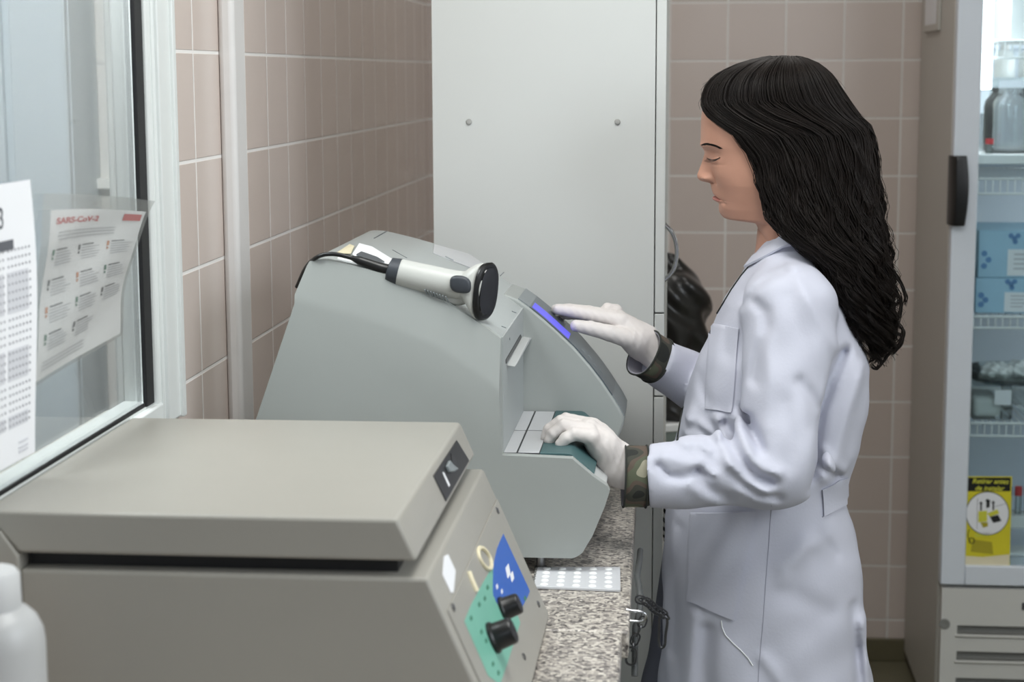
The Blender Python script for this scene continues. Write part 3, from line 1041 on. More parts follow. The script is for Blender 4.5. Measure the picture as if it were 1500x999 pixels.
objs('emblem', [f_ring(710, 818, 7, 17, -0.45, L1 + 0.0006, 0.0026), tube([F_(686, 838, L1 + 0.0004), F_(690, 850, L1 + 0.0004), F_(697, 866, L1 + 0.0004)], 0.0036, 8)], M['cream'], plate, smooth=60)
objs('printed_mark', [prism([F_(x - w, y, L1 + 0.0004), F_(x + w * 0.2, y - w * 1.9, L1 + 0.0004), F_(x + w, y + h_ - w, L1 + 0.0004), F_(x - w * 0.1, y + h_ + w, L1 + 0.0004)], pN, 0.0003) for x, y, w, h_ in ((744, 832, 3.5, 12), (750, 842, 3, 8), (728, 858, 1.6, 4), (735, 865, 1.4, 4))], M['paper'], plate)
objs('printed_mark', [prism([F_(x - 2, y, L1 + 0.0004), F_(x, y - 4, L1 + 0.0004), F_(x + 2.5, y + 1, L1 + 0.0004), F_(x, y + 5, L1 + 0.0004)], pN, 0.0003) for x, y in ((702, 885), (710, 876), (690, 905), (712, 938), (722, 972), (730, 985), (705, 925), (769, 876), (714, 860))], M['green'], plate)
for (px, py, r, h_) in ((736, 893, 0.0125, 0.020), (721, 935, 0.0150, 0.024)):
    q = F_(px, py, L1 + 0.0004)
    k = obj('knob', lathe([(0, 0), (r * 1.12, 0), (r * 1.12, 0.003), (r * 0.98, 0.005), (r * 0.92, h_ - 0.002), (r * 0.84, h_), (0, h_)], q, pN, 28), M['black'], plate, smooth=40, label='round black control knob')
    obj('pointer', prism([q + pN * h_ + pdir * a + Vector((0, b, 0)) for a, b in ((-r * 0.8, -0.001), (-r * 0.8, 0.001), (-0.002, 0.001), (-0.002, -0.001))], pN, 0.0005), M['steel'], k)
obj('paper_label', prism([F_(x, y, 0.0002) for x, y in ((650, 815), (656, 812), (667, 836), (664, 868), (660, 868), (648, 842))], pN, 0.0004), M['paper'], body)
# latch window in the lid's front face
la, lb = Vector((-0.2645, 0, zl1)), Vector((-0.2463, 0, zl0))
ldir = (lb - la).normalized()
lN = Vector((-ldir.z, 0, ldir.x)).normalized()
if lN.x < 0:
    lN = -lN


def G(px, py, off=0.0):
    return PP(px, py, la + lN * off, lN)


win = obj('latch_window', prism([G(668, 645), G(686.5, 675), G(652.5, 735), G(634, 697)], lN, 0.0012), M['dark'], lid, bevel=0.001)
obj('latch', join(prism([G(655, 676, 0.0012), G(661, 683, 0.0012), G(668, 688, 0.0012), G(663, 692, 0.0012), G(656, 693, 0.0012), G(652, 684, 0.0012)], lN, 0.004)), M['bezel_grey'], win, bevel=0.001)
obj('latch_recess', prism([G(660, 664, 0.0012), G(667, 672, 0.0012), G(670, 690, 0.0012), G(662, 684, 0.0012)], lN, 0.0005), M['black'], win)
obj('print', prism([G(648, 692, 0.0012), G(650, 692, 0.0012), G(659, 711, 0.0012), G(657, 713, 0.0012)], lN, 0.0004), M['paper'], win)
# hinge at the back
hgY = CY0 - 0.003
hp_ = [PY(x, y, hgY) for x, y in ((0, 779), (26, 815), (28.5, 850), (28.5, 905))]
hp_ = [(max(p_.x, -0.669), p_.z) for p_ in hp_]
hg = obj('hinge', prism_xz([(-0.6692, hp_[0][1] + 0.004)] + hp_ + [(-0.6692, hp_[3][1])], hgY, CY0 + 0.09), M['centri'], cf, bevel=0.0012)
q = PY(16.5, 849, hgY)
obj('screw', join(lathe([(0, 0), (0.0062, 0), (0.0062, 0.001), (0.0045, 0.0022), (0, 0.0022)], q, (0, -1, 0), 18)), M['darksteel'], hg, smooth=40)

# ================================================================== WHITE BOTTLE
bc_ = PY(-14, 900, 1.47)
bt = thing('bottle', (bc_.x, 1.47, CT), 'white plastic laboratory bottle cut by the lower left corner', 'bottle')
zsh, zcap = PY(40, 925, 1.47).z - CT, PY(20, 836, 1.47).z - CT
obj('body', lathe([(0, 0.0005), (0.041, 0.0005), (0.045, 0.005), (0.0455, zsh - 0.012), (0.044, zsh), (0.039, zsh + 0.011), (0.032, zsh + 0.018), (0.024, zsh + 0.022), (0.0225, zsh + 0.024), (0, zsh + 0.024)], (bc_.x, 1.47, CT), n=48), M['bottle'], bt, smooth=40)
capv = []
for k in range(40):
    pass
obj('cap', lathe([(0, zsh + 0.0205), (0.0262, zsh + 0.0205), (0.0268, zsh + 0.024), (0.0262, zcap - 0.004), (0.023, zcap), (0, zcap)], (bc_.x, 1.47, CT), n=48), M['cap_white'], bt, smooth=40)

# ================================================================== ANALYSER
AY0, AY1, AY2 = 2.345, 2.671, 2.805
an = thing('analyser', (-0.38, 2.57, CT), 'large pale grey green blood analyser with a tilted touch display', 'analyser')


def A(px, py, Y=AY0):
    p = PY(px, py, Y)
    return (p.x, p.z)


top_px = [(445, 392), (449, 385), (455, 381.5), (462, 380.5), (478, 381), (497, 385), (530, 393), (565, 403), (600, 418), (630, 433), (661, 449), (690, 467), (714, 483), (732, 497)]
top = [A(*p) for p in top_px]
zflo = PY(735, 666, AY0).z
xfr = A(735, 560)[0]
bl = (A(311, 819)[0], A(838, 818)[1])
floor_z = zflo
tray_px = [(735, 667), (838, 672), (846, 679), (870, 699), (889, 712), (893, 720), (886, 742), (868, 785), (853, 810), (846, 815), (838, 818)]
tray = [A(*p) for p in tray_px]
# near shell: upper block behind the sample bay
back_x = bl[0]
block = [bl, (xfr, bl[1]), (xfr, top[-1][1])] + list(reversed(top))
housing = obj('housing', prism_xz(block, AY0 + 0.018, AY2 - 0.004), M['analyser_top'], an, smooth=30)
# near side panel with a wide soft shoulder that follows the curved top
low_px = [(431, 432), (440, 432), (452, 436), (470, 441), (488, 446.5), (510, 452), (535, 459.5), (562, 468), (588, 478), (615, 489), (640, 501), (675, 524), (706, 545), (731, 566)]
low = [A(*p) for p in low_px]
V, F = [], []
n = len(top)
for (x, z) in top:
    V.append((x, AY0 + 0.019, z))
for (x, z) in top:
    V.append((x, AY0 + 0.0145, z - 0.0015))
for (x, z) in low:
    V.append((x, AY0 + 0.0025, z))
lo2 = [(x, z - 0.012) for x, z in low]
lo2[-1] = (low[-1][0], low[-1][1] - 0.012)
for (x, z) in lo2:
    V.append((x, AY0, z))
for r in range(3):
    for i in range(n - 1):
        F.append((r * n + i, (r + 1) * n + i, (r + 1) * n + i + 1, r * n + i + 1))
bi = len(V)
tail = [(xfr, tray[0][1])] + tray[1:] + [(tray[-1][0] - 0.01, bl[1]), (bl[0], bl[1])]
V += [(x, AY0, z) for x, z in tail]
F.append(tuple([3 * n + i for i in range(n)][::-1]) + tuple(range(bi + len(tail) - 1, bi - 1, -1)))
bbl = bi + len(tail) - 1
# rim back to the housing
bb0 = len(V)
V += [(xfr, AY0 + 0.019, tray[0][1]), (bl[0], AY0 + 0.019, bl[1])]
F.append((n - 1, 2 * n - 1, 3 * n - 1, 4 * n - 1, bi, bb0))
F.append((0, bb0 + 1, bbl, 3 * n, 2 * n, n))
obj('side_panel', (V, F), M['analyser'], an, smooth=24)
# the bay front of the block gets a slot
# lower tray: side cheeks and floor
tray_poly = [(xfr - 0.002, bl[1])] + [(xfr - 0.002, tray[0][1])] + tray
obj('tray_cheek', prism_xz(tray_poly, AY0 + 0.0004, AY0 + 0.017), M['analyser'], an)
inner = [(x, z) for x, z in tray]
floor_poly = [(xfr - 0.002, bl[1] + 0.002), (xfr - 0.002, floor_z - 0.004), (inner[1][0] - 0.006, floor_z - 0.005), (inner[4][0] - 0.006, inner[4][1] - 0.006), (inner[5][0] - 0.006, inner[5][1] - 0.002), (inner[7][0] - 0.006, inner[7][1]), (inner[9][0] - 0.006, bl[1] + 0.002)]
tr = obj('tray', prism_xz(floor_poly, AY0 + 0.017, AY2 - 0.004), M['analyser_light'], an, bevel=0.002)
# floor plates of the bay
xt = PZ(790, 664, floor_z).x
xl = PZ(754, 662, floor_z).x
ym = PZ(760, 629, floor_z).y
g = 0.0012
e0, e1 = AY0 + 0.019, AY1 - 0.001
ga = PZ(757, 662, floor_z).x
pl = []
for a, b, c, d in ((xfr, ga - g, e0 + 0.004, ym - 0.003), (xfr, ga - g, ym + 0.003, e1 - 0.004), (ga + g, xt - 0.0012, e0 + 0.004, ym - 0.003), (ga + g, xt - 0.0012, ym + 0.003, e1 - 0.004)):
    obj('bay_plate', box(a, b, c, d, floor_z - 0.0045, floor_z - 0.001), M['panel_grey'], tr, bevel=0.0006)
obj('bay_joint', box(xfr, xt, e0, e1, floor_z - 0.0048, floor_z - 0.0018), M['dark'], tr)
x1m, x2m = inner[1][0] - 0.004, inner[3][0] + 0.000
z2m = inner[3][1]
mp = [(xt, floor_z - 0.0045), (xt, floor_z - 0.0003), (x1m - 0.002, floor_z - 0.0003), (x1m + 0.003, floor_z - 0.002), (x2m, z2m + 0.001), (x2m - 0.003, z2m - 0.005), (x1m - 0.002, floor_z - 0.0055)]
obj('teal_pad', prism_xz(mp, e0, e1), M['teal_mat'], tr, bevel=0.0012, label='dark teal rubber pad under the gloved hand')
# wing with the display
arc_px = [(757.5, 438), (775, 450.5), (796, 467.5), (816, 485.5), (840, 508), (864, 535.5), (882, 559), (896, 580), (907, 597), (914.5, 612), (914, 620), (906, 643), (893, 668), (886, 700), (880, 740)]
arc = [A(*p, Y=AY1) for p in arc_px]
wing = [(xfr - 0.03, bl[1] + 0.002), (xfr - 0.03, arc[0][1] + 0.008)] + arc + [(arc[-1][0] - 0.01, bl[1] + 0.002)]
wg = obj('display_wing', prism_xz(wing, AY1, AY2), M['analyser'], an, bevel=0.0035, segs=3)


def strip(i0, i1, y0, y1, off, thick, t0=0.0, t1=0.0):
    """curved strip lying on the wing's arc between arc points"""
    pts = [Vector((x, 0, z)) for x, z in arc[:10]]
    dense = spline(pts, 8)
    L = [0]
    for a, b in zip(dense[:-1], dense[1:]):
        L.append(L[-1] + (b - a).length)
    sel = []
    for k in range(25):
        s = i0 + (i1 - i0) * k / 24
        j = max(0, min(len(L) - 2, int(np.searchsorted(L, s)) - 1))
        f = (s - L[j]) / (L[j + 1] - L[j])
        p = dense[j].lerp(dense[j + 1], f)
        t = (dense[j + 1] - dense[j]).normalized()
        nn = Vector((-t.z, 0, t.x))
        if nn.z < 0:
            nn = -nn
        sel.append((p, nn))
    secs = []
    for p, nn in sel:
        a = p + nn * off
        b = p + nn * (off + thick)
        secs.append([(a.x, y0, a.z), (a.x, y1, a.z), (b.x, y1, b.z), (b.x, y0, b.z)])
    return loft(secs)


def arclen(px, py):
    x, z = A(px, py, AY1)
    pts = [Vector((a, 0, b)) for a, b in arc[:10]]
    dense = spline(pts, 8)
    s, best = 0, (9, 0)
    for a, b in zip(dense[:-1], dense[1:]):
        d = (a - Vector((x, 0, z))).length
        if d < best[0]:
            best = (d, s)
        s += (b - a).length
    return best[1]


bz = obj('display_bezel', strip(arclen(776, 451), arclen(896, 580), AY1 + 0.003, AY2 - 0.003, -0.0005, 0.0022), M['bezel'], wg, smooth=40)
obj('bezel_head', strip(0.001, arclen(775, 450.5), AY1 + 0.003, AY2 - 0.003, -0.0005, 0.0022), M['bezel_grey'], wg, smooth=40)
obj('bezel_foot', strip(arclen(897, 581), arclen(914, 611), AY1 + 0.003, AY2 - 0.003, -0.0005, 0.0020), M['bezel_grey'], wg, smooth=40)
obj('screen', strip(arclen(777, 452), arclen(832, 500), AY1 + 0.010, AY1 + 0.062, 0.0016, 0.0006), M['screen'], bz, smooth=40, label='lit blue screen')
keys = []
s0 = arclen(850, 520)
for k in range(4):
    keys.append(strip(s0 + k * 0.014, s0 + k * 0.014 + 0.006, AY1 + 0.03 + 0.012 * (k % 2), AY1 + 0.036 + 0.012 * (k % 2), 0.0016, 0.0008))
obj('keypad', join(*keys), M['bezel_grey'], bz)
# top cover seams and recess
def on_top(px, py, off=0.0012):
    """point on the curved top of the housing seen at a pixel"""
    best = None
    for (x0, z0), (x1, z1) in zip(top[3:-1], top[4:]):
        o = Vector((x0, 0, z0))
        t = Vector((x1 - x0, 0, z1 - z0)).normalized()
        nn = Vector((-t.z, 0, t.x))
        if nn.z < 0:
            nn = -nn
        p = PP(px, py, o + nn * off, nn)
        k = (p - o).dot(t)
        if -1e-4 <= k <= (Vector((x1 - x0, 0, z1 - z0))).length + 1e-4 and AY0 - 0.03 < p.y < AY2 + 0.06:
            return p
        if best is None or abs(k) < best[0]:
            best = (abs(k), p)
    return best[1]


obj('cover_seam', join(tube([on_top(548, 349, 0.0002), on_top(567, 338.5, 0.0002)], 0.0008, 5), tube([on_top(575, 366, 0.0002), on_top(596, 378, 0.0002)], 0.0006, 5), tube([on_top(733, 404, 0.0002), on_top(738, 399, 0.0002)], 0.0008, 5)), M['bezel'], housing)
rc = [on_top(636, 358, 0.0004), on_top(686, 372, 0.0004), on_top(716, 391, 0.0004), on_top(690, 393, 0.0004), on_top(664, 383, 0.0004), on_top(634, 371, 0.0004)]
obj('printer_cover', prism(rc, (0.35, 0, 0.93), 0.0008), M['panel_grey'], housing)
obj('cover_grip', tube([on_top(652, 376, 0.0006), on_top(664, 382, 0.0006)], 0.0016, 6), M['bezel_grey'], housing)
# card slot on the front of the block
def B(px, py, off=0.0):
    return PX(px, py, xfr + off)


slot = obj('card_slot', join(prism([B(741, 533), B(740.5, 527), B(762, 490), B(764, 494)], (1, 0, 0), 0.0008)), M['black'], housing)
fa = [B(744, 533), B(742, 534), B(766, 493), B(772, 489)]
obj('slot_flap', prism([B(742, 535), B(746, 530), B(768, 493), B(764, 493.5)], (1, 0, -0.15), 0.012), M['analyser_light'], housing, bevel=0.001)
obj('front_screw', lathe([(0, 0), (0.002, 0), (0.002, 0.0008), (0, 0.0008)], B(746.5, 496), (1, 0, 0), 10), M['bezel_grey'], housing)
obj('top_print', join(*[tube([on_top(x, y, 0.0004), on_top(x + 6, y + 2, 0.0004)], 0.0007, 5) for x, y in ((750, 456), (735, 478))]), M['bezel_grey'], housing)
for (fx, fy) in ((A(789, 820)[0], AY0 + 0.034), (A(360, 820)[0], AY0 + 0.045), (A(789, 820)[0], AY2 - 0.05), (A(360, 820)[0], AY2 - 0.05)):
    hz = bl[1] - CT + 0.003
    obj('foot', lathe([(0, 0), (0.0085, 0), (0.0085, 0.003), (0.006, 0.004), (0.006, hz - 0.008), (0.012, hz - 0.006), (0.013, hz), (0, hz)], (fx, fy, CT), n=20), M['steel'], an, smooth=40)

# ================================================================== SCANNER ON TOP
def TP(px, py, Y):
    return PY(px, py, Y)


SYC = 2.369
sc_ = thing('barcode_scanner', tuple(TP(640, 420, SYC)), 'white handheld barcode scanner lying on the analyser', 'scanner')
ax = spline([TP(574, 396, SYC), TP(600, 403, SYC), TP(640, 412, SYC), TP(668, 417, SYC), TP(690, 419, SYC), TP(706, 422, SYC)], 8)
rad = np.interp(np.linspace(0, 1, len(ax)), [0, 0.1, 0.35, 0.6, 0.8, 1.0], [0.0165, 0.0185, 0.0195, 0.0190, 0.019, 0.022])
hd = tube(ax, list(rad), 24)
handle = obj('handle', hd, M['scanner'], sc_, smooth=60)
ec = spline([TP(568, 394, SYC), TP(571, 395, SYC), TP(577, 397, SYC), TP(585, 399, SYC)], 4)
obj('end_cap', tube(ec, list(np.interp(np.linspace(0, 1, len(ec)), [0, 0.25, 1], [0.010, 0.0165, 0.0186])), 20), M['scanner_dark'], sc_, smooth=50)
# head: ellipses growing towards the window
def ell(c, ry_, rz_, tilt, yaw=0.0, n=36):
    c = Vector(c)
    up = Vector((math.sin(tilt), 0, math.cos(tilt)))
    side = Vector((math.sin(yaw), math.cos(yaw), 0))
    return [c + side * (ry_ * math.copysign(abs(math.cos(a)) ** 0.8, math.cos(a))) + up * (rz_ * math.copysign(abs(math.sin(a)) ** 0.8, math.sin(a))) for a in [2 * math.pi * k / n for k in range(n)]]


hsec = []
for px, py, ry_, rz_, tl, yw in ((668, 420, 0.014, 0.012, -0.1, 0), (680, 421, 0.018, 0.019, -0.08, 0.12), (690, 423, 0.0205, 0.028, -0.02, 0.28), (699, 425, 0.0225, 0.0350, 0.06, 0.42), (705, 426.5, 0.0235, 0.0378, 0.09, 0.5), (707.5, 427, 0.0232, 0.0375, 0.09, 0.5)):
    hsec.append(ell(TP(px, py, SYC), ry_, rz_, tl, yw))
head = obj('head', loft(hsec), M['scanner'], sc_, smooth=60)
obj('window_rim', loft([ell(TP(709, 427, SYC - 0.001), 0.0246, 0.0384, 0.09, 0.5), ell(TP(712.5, 427, SYC - 0.002), 0.0250, 0.0386, 0.10, 0.52), ell(TP(715, 427, SYC - 0.003), 0.0225, 0.0360, 0.10, 0.52)]), M['black'], head, smooth=40)
obj('window', loft([ell(TP(714.8, 427, SYC - 0.003), 0.0190, 0.0320, 0.10, 0.52), ell(TP(716, 427, SYC - 0.0036), 0.0182, 0.0312, 0.10, 0.52)]), M['blackgloss'], head, smooth=40, label='glossy black scan window')
# trigger pad facing the camera
tg = []
c0 = TP(674.5, 417, SYC - 0.0205)
for dy, k in ((0.008, 1.0), (0.0, 1.0), (-0.0022, 0.92), (-0.0034, 0.7)):
    tg.append([c0 + Vector((0.0140 * k * math.copysign(abs(math.cos(a)) ** 0.7, math.cos(a)), dy, 0.0112 * k * math.copysign(abs(math.sin(a)) ** 0.7, math.sin(a)) - 0.15 * 0.014 * math.cos(a))) for a in [2 * math.pi * i / 28 for i in range(28)]])
obj('trigger', loft(list(reversed(tg))), M['scanner_dark'], sc_, smooth=50)
rb = []
for i in range(8):
    rb.append(tube([TP(622 + i * 4.4, 424 + i * 1.5, SYC - 0.017), TP(626 + i * 4.4, 431.5 + i * 1.5, SYC - 0.012)], 0.0011, 5))
obj('grip_ribs', join(*rb), M['bezel_grey'], handle)
gu = spline([TP(636, 429, SYC), TP(655, 436, SYC), TP(672, 440, SYC), TP(683, 436, SYC), TP(688, 428, SYC)], 5)
obj('lower_guard', tube(gu, 0.007, 10), M['scanner'], sc_, smooth=60)
# cable
cp = spline([TP(572, 396, SYC), TP(556, 392, SYC - 0.004), TP(535, 384.5, SYC - 0.006), TP(512, 377, SYC - 0.01), TP(492, 372.5, SYC - 0.012), TP(475, 373, SYC - 0.012), TP(461, 379, SYC - 0.01), TP(448, 392, SYC + 0.02), TP(435, 420, SYC + 0.05)], 8)
crad = list(np.interp(np.linspace(0, 1, len(cp)), [0, 0.10, 0.30, 0.36, 1], [0.0078, 0.0075, 0.0058, 0.0030, 0.0029]))
obj('cable', tube(cp, crad, 10), M['black'], sc_, smooth=60)

# papers under the scanner
def sheet(name, px, mat_, lab, cat, off, t=0.0012, par=None):
    P_ = []
    for x, y in px:
        p_ = on_top(x, y, off)
        p_.y = max(p_.y, AY0 + 0.024)
        P_.append(p_)
    n_ = (P_[1] - P_[0]).cross(P_[2] - P_[0]).normalized()
    if n_.z < 0:
        n_ = -n_
    o = obj(name, prism(P_, n_, t), M[mat_])
    return tag(o, lab, cat)


sheet('paper_sheet', [(516, 373), (526, 357), (545, 362), (580, 384), (586, 398), (560, 396), (535, 386)], 'paper', 'white folded paper tucked under the scanner cable', 'paper', 0.0026, 0.001)
sheet('paper_scrap', [(493, 371), (512, 358.5), (519, 361), (514, 372)], 'cream', 'small cream paper scrap at the back corner of the analyser', 'paper', 0.0012, 0.001)
sheet('card', [(494, 380), (496, 375), (515, 383), (531, 389), (550, 397), (546, 400), (526, 394)], 'white', 'thin white plastic card between the cable and the analyser edge', 'card', 0.0004, 0.0016)
sheet('booklet', [(522, 374), (529, 370), (552, 378), (563, 385), (554, 388), (540, 383)], 'bezel', 'dark grey card lying on the white folded paper behind the cable', 'card', 0.0040, 0.002)

# ================================================================== REAGENT STRIP ON THE COUNTER
cs = [PZ(787, 834.5, CT), PZ(908.5, 834.5, CT), PZ(909, 868, CT), PZ(781, 863, CT)]
sp_ = thing('reagent_plate', tuple((cs[0] + cs[2]) / 2), 'white plastic reagent plate of small domes on the granite counter', 'plate')
obj('plate', loft([[c + Vector((0, 0, 0.0005)) for c in reversed(cs)], [c + Vector((0, 0, 0.004)) for c in reversed(cs)]]), M['plate_white'], sp_, bevel=0.0006)
dm = None
for r in range(5):
    for c in range(5):
        u, v = 0.10 + 0.185 * c + 0.02, 0.11 + 0.195 * r
        p = (cs[0] * (1 - u) + cs[1] * u) * (1 - v) + (cs[3] * (1 - u) + cs[2] * u) * v
        if dm is None:
            dm = obj('dome', lathe([(0, 0.0038), (0.0056, 0.0038), (0.0048, 0.0050), (0.0030, 0.0057), (0, 0.0059)], p, n=18), M['white'], sp_, smooth=60)
            p00 = p.copy()
        else:
            d = dm.copy()
            COL.objects.link(d)
            d.parent = sp_
            d.location = p - p00
tm = []
for i in range(7):
    a = cs[0].lerp(cs[3], (i + 0.5) / 7)
    tm.append(box(a.x - 0.002, a.x + 0.001, a.y - 0.002, a.y + 0.002, CT + 0.001, CT + 0.0045))
obj('edge_teeth', join(*tm), M['louvre'], sp_)

# ================================================================== CHAIN, CABLE
KY = 2.19


def K(px, py, Y=KY):
    return PY(px, py, Y)


ch = thing('chain', tuple(K(935, 905)), 'small steel chain with a carabiner hooked to the counter edge', 'chain')
obj('staple', tube(spline([K(917, 893), K(928, 895), K(940, 896.5), K(946, 901), K(944, 908), K(936, 910.5), K(917, 909)], 6), 0.0019, 8), M['chrome'], ch, smooth=60)


def link(c, along, side, l=0.0105, w=0.0050, r=0.0011):
    c = Vector(c)
    a = Vector(along).normalized()
    s = Vector(side)
    s = (s - a * s.dot(a)).normalized()
    pts = []
    for k in range(20):
        t = 2 * math.pi * k / 20
        ct_, st_ = math.cos(t), math.sin(t)
        pts.append(c + a * (w * ct_ + math.copysign(l - w, ct_) * min(1, abs(ct_) * 3)) + s * (w * st_))
    return ring_tube(pts, r, 6)


path1 = [(945, 905), (953, 913), (960, 903), (955, 889), (946, 881), (938, 880)]
pp = [K(*p) for p in path1]
runs = spline([K(936, 878), K(946, 881), K(954, 887), K(960, 893), K(968, 897), K(976, 903)], 2)[::1]
for i, (a, b) in enumerate(zip(runs[:-1], runs[1:])):
    obj('link', link((a + b) / 2, b - a, (0, 1, 0.2) if i % 2 else (0.3, 0.1, 1), (b - a).length * 0.72), M['darksteel'], ch, smooth=60)
runs = [K(943, 905), K(939, 917), K(933, 930), K(928, 943), K(925.5, 952)]
for i, (a, b) in enumerate(zip(runs[:-1], runs[1:])):
    obj('link', link((a + b) / 2, b - a, (0, 1, 0) if i % 2 else (1, 0, 0), (b - a).length * 0.66), M['darksteel'], ch, smooth=60)
obj('link', link(K(924.5, 961), (0.05, 0, 1), (1, 0, 0), 0.0115, 0.0064, 0.0016), M['darksteel'], ch, smooth=60)
cbp = [K(970, 901), K(976, 904), K(977.5, 912), K(975, 930), K(974, 944), K(970, 949), K(966.5, 946), K(965, 936), K(965.5, 918), K(966, 906)]
obj('carabiner', ring_tube(spline(cbp + [cbp[0]], 4)[:-1], 0.0017, 8), M['darksteel'], ch, smooth=60)
cbl = spline([PZ(921, 806, CT + 0.0043), PZ(926, 822, CT + 0.0043), K(933, 846, 2.28), K(937, 868, 2.24), K(937.5, 890, 2.225), K(932, 915, 2.215), K(921, 942, 2.205), K(914, 962, 2.20), K(908, 990, 2.19)], 8)
cbl = [Vector((max(p.x, -0.0552), p.y, p.z)) for p in cbl]
tag(obj('cable', tube(cbl, 0.0042, 10), M['cable'], smooth=60), 'thick grey cable hanging along the counter edge behind the chain', 'cable')

# ================================================================== PAPERS ON THE WINDOW
GXI = -0.6735


def GP(px, py, off=0.0):
    return PX(px, py, GXI + 0.001 + off)


cal = thing('calendar', tuple(GP(40, 660)), 'white printed wall calendar sheet taped to the window glass', 'calendar')
yR0, yR1 = GP(38.5, 263).y, GP(45, 660).y
zT0 = GP(38.5, 263).z
zB0 = GP(45, 662).z
cy0 = 1.60
NV = 16
V, F = [], []
for side in (0, 1):
    for i in range(NV + 1):
        t = i / NV
        z = zT0 + (zB0 - zT0) * t
        for j in range(9):
            u = j / 8
            yy = cy0 + ((yR0 + (yR1 - yR0) * t) + 0.004 * math.sin(t * 6) - cy0) * u
            xx = GXI + 0.0016 + 0.008 * u * u * (0.4 + 0.6 * math.sin(t * 3.0)) + (0.0004 if side else 0)
            V.append((xx, yy, z))
m_ = (NV + 1) * 9
for s in (0, 1):
    for i in range(NV):
        for j in range(8):
            a = s * m_ + i * 9 + j
            q = (a, a + 1, a + 10, a + 9)
            F.append(q if s else q[::-1])
obj('sheet', (V, F), M['paper'], cal, smooth=180)
# printed months: blocks of small figures
def cpt(u, t, off):
    z = zT0 + (zB0 - zT0) * t
    yy = cy0 + ((yR0 + (yR1 - yR0) * t) + 0.004 * math.sin(t * 6) - cy0) * u
    xx = GXI + 0.0016 + 0.008 * u * u * (0.4 + 0.6 * math.sin(t * 3.0)) + 0.0004 + off
    return Vector((xx, yy, z))


sh, dg = [], []
for blk, (ta, tb) in enumerate(((0.225, 0.31), (0.315, 0.46), (0.47, 0.58), (0.59, 0.70), (0.71, 0.82), (0.825, 0.87))):
    if blk % 2 == 1:
        for (ua, ub) in ((0.36, 0.62), (0.66, 0.90)):
            sh.append(prism([cpt(ua, ta, 0.0002), cpt(ub, ta, 0.0002), cpt(ub, tb, 0.0002), cpt(ua, tb, 0.0002)], (1, 0, 0), 0.0002))
    rows = max(2, int((tb - ta) / 0.026))
    for r in range(rows):
        for c in range(14):
            u = 0.37 + c * 0.04 + (0.02 if c > 6 else 0)
            if u > 0.91:
                continue
            t = ta + (r + 0.3) * (tb - ta) / rows
            dg.append(prism([cpt(u, t, 0.0006), cpt(u + 0.012, t, 0.0006), cpt(u + 0.012, t + 0.008, 0.0006), cpt(u, t + 0.008, 0.0006)], (1, 0, 0), 0.0002))
objs('month_shading', sh, M['ink_pale'], cal)
obj('figures', join(*dg), M['ink_mid'], cal)
p = cpt(0.585, 0.155, 0.0006)
o3 = text_vf('3', 0.030, p, (0, 1, 0), (0, 0, 1), 0.0003)
obj('heading', join(o3, prism([cpt(0.50, 0.20, 0.0006), cpt(0.74, 0.20, 0.0006), cpt(0.74, 0.235, 0.0006), cpt(0.50, 0.235, 0.0006)], (1, 0, 0), 0.0002)), M['ink'], cal)
obj('footer', join(*[prism([cpt(0.78, t, 0.0006), cpt(0.90, t, 0.0006), cpt(0.90, t + 0.006, 0.0006), cpt(0.78, t + 0.006, 0.0006)], (1, 0, 0), 0.0002) for t in (0.93, 0.95, 0.965)]), M['ink_pale'], cal)

# clear sleeve with an information leaflet, top corner peeling off the glass
sl = thing('leaflet', tuple(GP(50, 562)), 'printed leaflet in a clear sleeve with a peeling top corner on the window', 'leaflet')
q00, q10, q11, q01 = GP(73, 308), GP(188, 300), GP(173, 488), GP(47, 562)


def leaf(u, v, off, ext=0.0):
    """u across, v down; the upper right corner curls into the room"""
    uu = u
    p = (q00 * (1 - uu) + q10 * uu) * (1 - v) + (q01 * (1 - uu) + q11 * uu) * v
    k = max(0.0, (u - 0.30) * 1.0 + (0.42 - v) * 1.15 - 0.22)
    c = k * k * 0.025
    return Vector((p.x + off + c + 0.0015 * math.sin(v * 9 + u * 5), p.y - c * 0.15, p.z - c * 0.35))


def leaf_grid(u0, u1, v0, v1, off, nu=20, nv=24, th=0.0003):
    V, F = [], []
    for s in (0, 1):
        for i in range(nv + 1):
            for j in range(nu + 1):
                V.append(leaf(u0 + (u1 - u0) * j / nu, v0 + (v1 - v0) * i / nv, off + s * th))
    m = (nu + 1) * (nv + 1)
    for s in (0, 1):
        for i in range(nv):
            for j in range(nu):
                a = s * m + i * (nu + 1) + j
                q = (a, a + 1, a + nu + 2, a + nu + 1)
                F.append(q if s else q[::-1])
    return V, F


obj('sheet', leaf_grid(0, 1, 0, 1, 0.0008), M['paper'], sl, smooth=180)
obj('clear_sleeve', leaf_grid(-0.10, 1.02, -0.10, 1.02, 0.0024), M['sleeve'], sl, smooth=180, label='crinkled clear plastic sleeve')
pr, pd, po, pg_ = [], [], [], []
random.seed(3)
for c, u0 in enumerate((0.10, 0.42, 0.74)):
    for r, v0 in enumerate((0.24, 0.42, 0.58, 0.74)):
        if c == 2 and r == 3:
            continue
        tgt = (pg_, pd, po)[(c + r) % 3]
        tgt.append(leaf_grid(u0 - 0.045, u0 - 0.022, v0, v0 + 0.035, 0.0016, 1, 1))
        tgt.append(leaf_grid(u0 - 0.043, u0 - 0.026, v0 + 0.045, v0 + 0.06, 0.0016, 1, 1))
        pd.append(leaf_grid(u0, u0 + 0.13, v0, v0 + 0.008, 0.0016, 3, 1))
        for k in range(5):
            pr.append(leaf_grid(u0, u0 + 0.15 + random.random() * 0.07, v0 + 0.022 + k * 0.018, v0 + 0.028 + k * 0.018, 0.0016, 4, 1))
